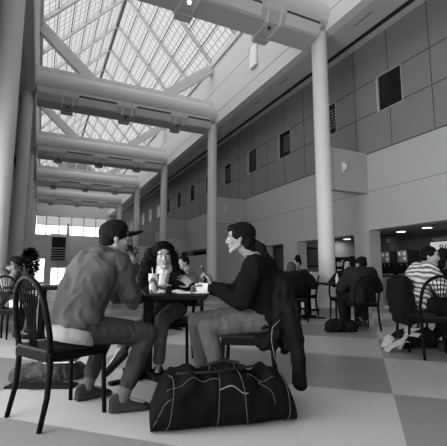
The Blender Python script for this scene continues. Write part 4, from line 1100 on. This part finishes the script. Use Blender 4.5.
c = W(2.42, 7.95); place_chair(c.x, c.y, dirv(0, -1), 'black hoop-back chair under the woman facing the flat-capped person')
bg('pale-faced woman with dark hair facing the flat-capped person', pel=W(2.46, 7.92, .56), neck=W(2.45, 7.72, .97), head=W(2.43, 7.60, 1.095), face=dirv(0, -1), look=dirv(-.25, -1, -.15), size=.95, skin=mat('fair_skin', .46), eyes=True,
   hair=lambda b, c, r, f, u, s: hair_long(b, c, r, f, u, s, None, .14), armR=dict(wrist=W(2.25, 7.42, .80), pole=dirv(-.8, 0, -.6)), armL=dict(wrist=W(2.62, 7.45, .80), pole=dirv(.8, 0, -.6)))
bt2 = empty('drink_bottle', W(2.06, 7.05, .74)); tag(bt2, 'slim pale bottle on the table of the flat-capped person', 'bottle')
MB().lathe([(.028, 0), (.03, .01), (.03, .12), (.012, .16), (.012, .19)], 16).build('bottle_body', mat('pale_plastic', .45, .2), bt2, smooth=True); MB().lathe([(.014, .19), (.014, .205), (0, .205)], 12).build('bottle_cap', m_black, bt2, smooth=True)
b1 = soft_bag('shoulder_bag', 'slumped black bag on the floor beside the nearest white column', 'bag', G(339, 6.35), rzc, [(-.08, 0, .09, .17, .14, .11), (.12, .02, .08, .16, .14, .10), (-.18, -.03, .05, .09, .1, .06)], m_coat, disp=.02)
MB().tube([(-.12, -.08, .17), (-.02, -.13, .20), (.1, -.1, .17)], .012, 6).build('strap', m_black, b1, smooth='all')
# -- right group: striped sweater, dark-haired neighbour, coat on the chair, backpack and papers
def stripes():
    m = bpy.data.materials.new('striped_knit'); m.use_nodes = True; nt = m.node_tree; b = nt.nodes['Principled BSDF']; b.inputs['Roughness'].default_value = .9
    g = nt.nodes.new('ShaderNodeNewGeometry'); s = nt.nodes.new('ShaderNodeSeparateXYZ'); nt.links.new(g.outputs['Position'], s.inputs[0])
    n = nt.nodes.new('ShaderNodeTexNoise'); n.inputs['Scale'].default_value = 5; nt.links.new(g.outputs['Position'], n.inputs['Vector'])
    z = math_node(nt, 'ADD', math_node(nt, 'ADD', s.outputs['Z'], math_node(nt, 'MULTIPLY', s.outputs['X'], .30)), math_node(nt, 'MULTIPLY', n.outputs['Fac'], .11))
    f = math_node(nt, 'FRACT', math_node(nt, 'DIVIDE', z, .060)); k = math_node(nt, 'LESS_THAN', f, .52)
    f2 = math_node(nt, 'FRACT', math_node(nt, 'DIVIDE', z, .180)); k2 = math_node(nt, 'LESS_THAN', f2, .30)
    val = math_node(nt, 'ADD', math_node(nt, 'MULTIPLY', k, .42), .07); val = math_node(nt, 'ADD', val, math_node(nt, 'MULTIPLY', k2, .08))
    nt.links.new(val, b.inputs['Base Color']); return m
t6 = make_table(m_ttop, .80, .80); p = W(3.24, 4.98); t6.location = p; t6.rotation_euler = (0, 0, rzc); tag(t6, 'dark pedestal table at the right edge by the striped sweater', 'table')
c = W(2.50, 5.08); place_chair(c.x, c.y, dirv(1, -.05), 'black hoop-back chair under the man in the striped sweater')
bg('dark-haired man in striped sweater seated by the right edge, looking right', near=True, voxel=.009, cvoxel=.011, pel=W(2.52, 5.06, .56), neck=W(2.58, 5.0, 1.02), chest=W(2.48, 5.05, .80), head=W(2.655, 4.95, 1.13), face=dirv(1, -.15), look=dirv(.7, -.7, -.12),
   top=stripes(), top_gap=.045, top_name='striped_sweater', bottom=m_coat, hair=lambda b, c, r, f, u, s: hair_short(b, c, r, f, u, s, vol=1.04),
   armR=dict(wrist=W(2.88, 4.80, .80), pole=dirv(.2, -.5, -1), dir=dirv(1, 0, 0)), armL=dict(wrist=W(2.92, 5.12, .79), pole=dirv(.2, .5, -1), dir=dirv(1, 0, 0)),
   legR=dict(ankle=W(2.64, 4.72, .095), pole=dirv(1, -.4, .8), toe=dirv(.9, -.4)), legL=dict(ankle=W(2.70, 5.1, .095), pole=dirv(1, 0, .8), toe=dirv(1, 0)))
c = W(3.14, 5.75); place_chair(c.x, c.y, dirv(.15, -1), 'black hoop-back chair under the long dark-haired person at the right edge')
bg('person with long dark hair and dark clothes cut off by the right edge', pel=W(3.16, 5.72, .56), neck=W(3.16, 5.62, 1.0), head=W(3.17, 5.52, 1.14), face=dirv(0, -1), look=dirv(.8, -.4, -.2), hair=lambda b, c, r, f, u, s: hair_long(b, c, r, f, u, s, None, .22),
   armR=dict(wrist=W(2.85, 5.32, .79), pole=dirv(-.8, 0, -.6)), armL=dict(wrist=W(3.2, 5.32, .79), pole=dirv(.8, 0, -.6)))
c = W(2.37, 4.45); place_chair(c.x, c.y, dirv(.1, 1), 'empty black hoop-back chair at the right edge in front of the striped sweater')
vk = 5.12
ol = [(U(x, vk), Z(y, vk)) for x, y in ((392, 280), (397, 275), (402, 280), (404, 298), (407, 310), (405, 320), (396, 321), (391, 312), (389, 296))]
draped('hanging_coat', 'dark coat draped over the back of the chair of the man in the striped sweater', W(2.28, vk), m_coat, ol, vk - .05, .42, .016, fuse_vox=.012)
bp_ = soft_bag('backpack', 'dark backpack lying on the floor beneath the man in the striped sweater', 'backpack', G(409, 5.0), rzc, [(-.08, 0, .10, .18, .15, .12), (.12, .02, .11, .17, .15, .13), (.26, 0, .05, .08, .1, .06)], m_coat, disp=.02)
MB().tube([(-.2, -.1, .10), (-.1, -.14, .16), (.08, -.15, .12), (.15, -.14, .03)], .013, 6).build('strap', m_black, bp_, smooth='all')
# newspapers fanning over the backpack
np_ = empty('newspaper', G(389, 4.85)); np_.rotation_euler = (0, 0, rzc); tag(np_, 'crumpled white newspaper spilling over the left side of the backpack', 'newspaper')
for k, (x0, y0, a0, lx, ly, zt) in enumerate(((-.16, -.16, .1, .26, .20, .10), (-.04, -.12, -.35, .30, .22, .20), (.04, -.02, .25, .34, .20, .24), (-.10, .02, .6, .22, .18, .12))):
    b = MB(); n = 12; g = []
    for i in range(n + 1):
        row = []
        for j in range(n + 1):
            a, c_ = i / n, j / n; x = a * lx; y = (c_ - .5) * ly * (.55 + .45 * a)
            z = .015 + zt * math.sin(min(a * 1.3, 1) * PI / 2) + .035 * noise.noise(Vector((x * 11 + k * 3, y * 11, k))) + .015 * noise.noise(Vector((x * 30, y * 30, k)))
            row.append(b.bm.verts.new((x0 + x * math.cos(a0) - y * math.sin(a0), y0 + x * math.sin(a0) + y * math.cos(a0), max(z, .006))))
        g.append(row)
    for i in range(n):
        for j in range(n): b.bm.faces.new((g[i][j], g[i + 1][j], g[i + 1][j + 1], g[i][j + 1]))
    o = b.build('sheet', mat('newsprint', .38, .9), np_, smooth='all'); md = o.modifiers.new('t', 'SOLIDIFY'); md.thickness = .002
# ================================================================= PLANTS
def fig_tree(loc, H, crown, label, seed, zc=None, n=420):
    rs = random.Random(seed); root = empty('potted_tree', loc); tag(root, label, 'tree', None)
    MB().lathe([(.15, 0), (.2, .32), (.215, .34), (.195, .34), (.18, .30), (0, .30)], 28).build('pot', mat('dark_pot', .08, .5), root, smooth=True)
    tr = MB(); tr.tube([(0, 0, .28), (.02, .01, H * .4), (-.01, .0, H * .8)], [.022, .018, .008], 8)
    for k in range(12):
        a = rs.uniform(0, 6.28); z0 = H * rs.uniform(.35, .75); tr.tube([(0, 0, z0), (math.cos(a) * crown * .5, math.sin(a) * crown * .5, z0 + .15), (math.cos(a) * crown * .9, math.sin(a) * crown * .9, z0 + .22)], [.008, .005, .002], 5)
    tr.build('trunk', mat('bark', .06, .9), root, smooth='all')
    lf = MB()
    for k in range(n):
        a = rs.uniform(0, 6.28); ph = math.acos(rs.uniform(-1, 1)); rr = rs.uniform(.45, 1) ** .6
        zc_ = zc if zc else H * .72; c = Vector((math.cos(a) * math.sin(ph) * crown * rr, math.sin(a) * math.sin(ph) * crown * rr, zc_ + math.cos(ph) * (H - zc_) * rr))
        d = Vector((rs.uniform(-1, 1), rs.uniform(-1, 1), rs.uniform(-1, .2))).normalized(); x = d.orthogonal().normalized(); L = rs.uniform(.05, .085) * (1.3 if crown > .4 else 1)
        lf.quad(c, c + d * L * .5 + x * L * .26, c + d * L, c + d * L * .5 - x * L * .26)
    lf.build('foliage', mat('dark_leaves', .010, .6, .15), root)
    return root
q = G(29, 11.5); fig_tree(q, 1.75, .27, 'bushy dark potted tree by the left-hand columns', 1, n=2000)
q = G(118, 12.5); fig_tree(q, 2.15, .62, 'taller potted tree partly hidden behind the man in the cap', 2, n=1300)
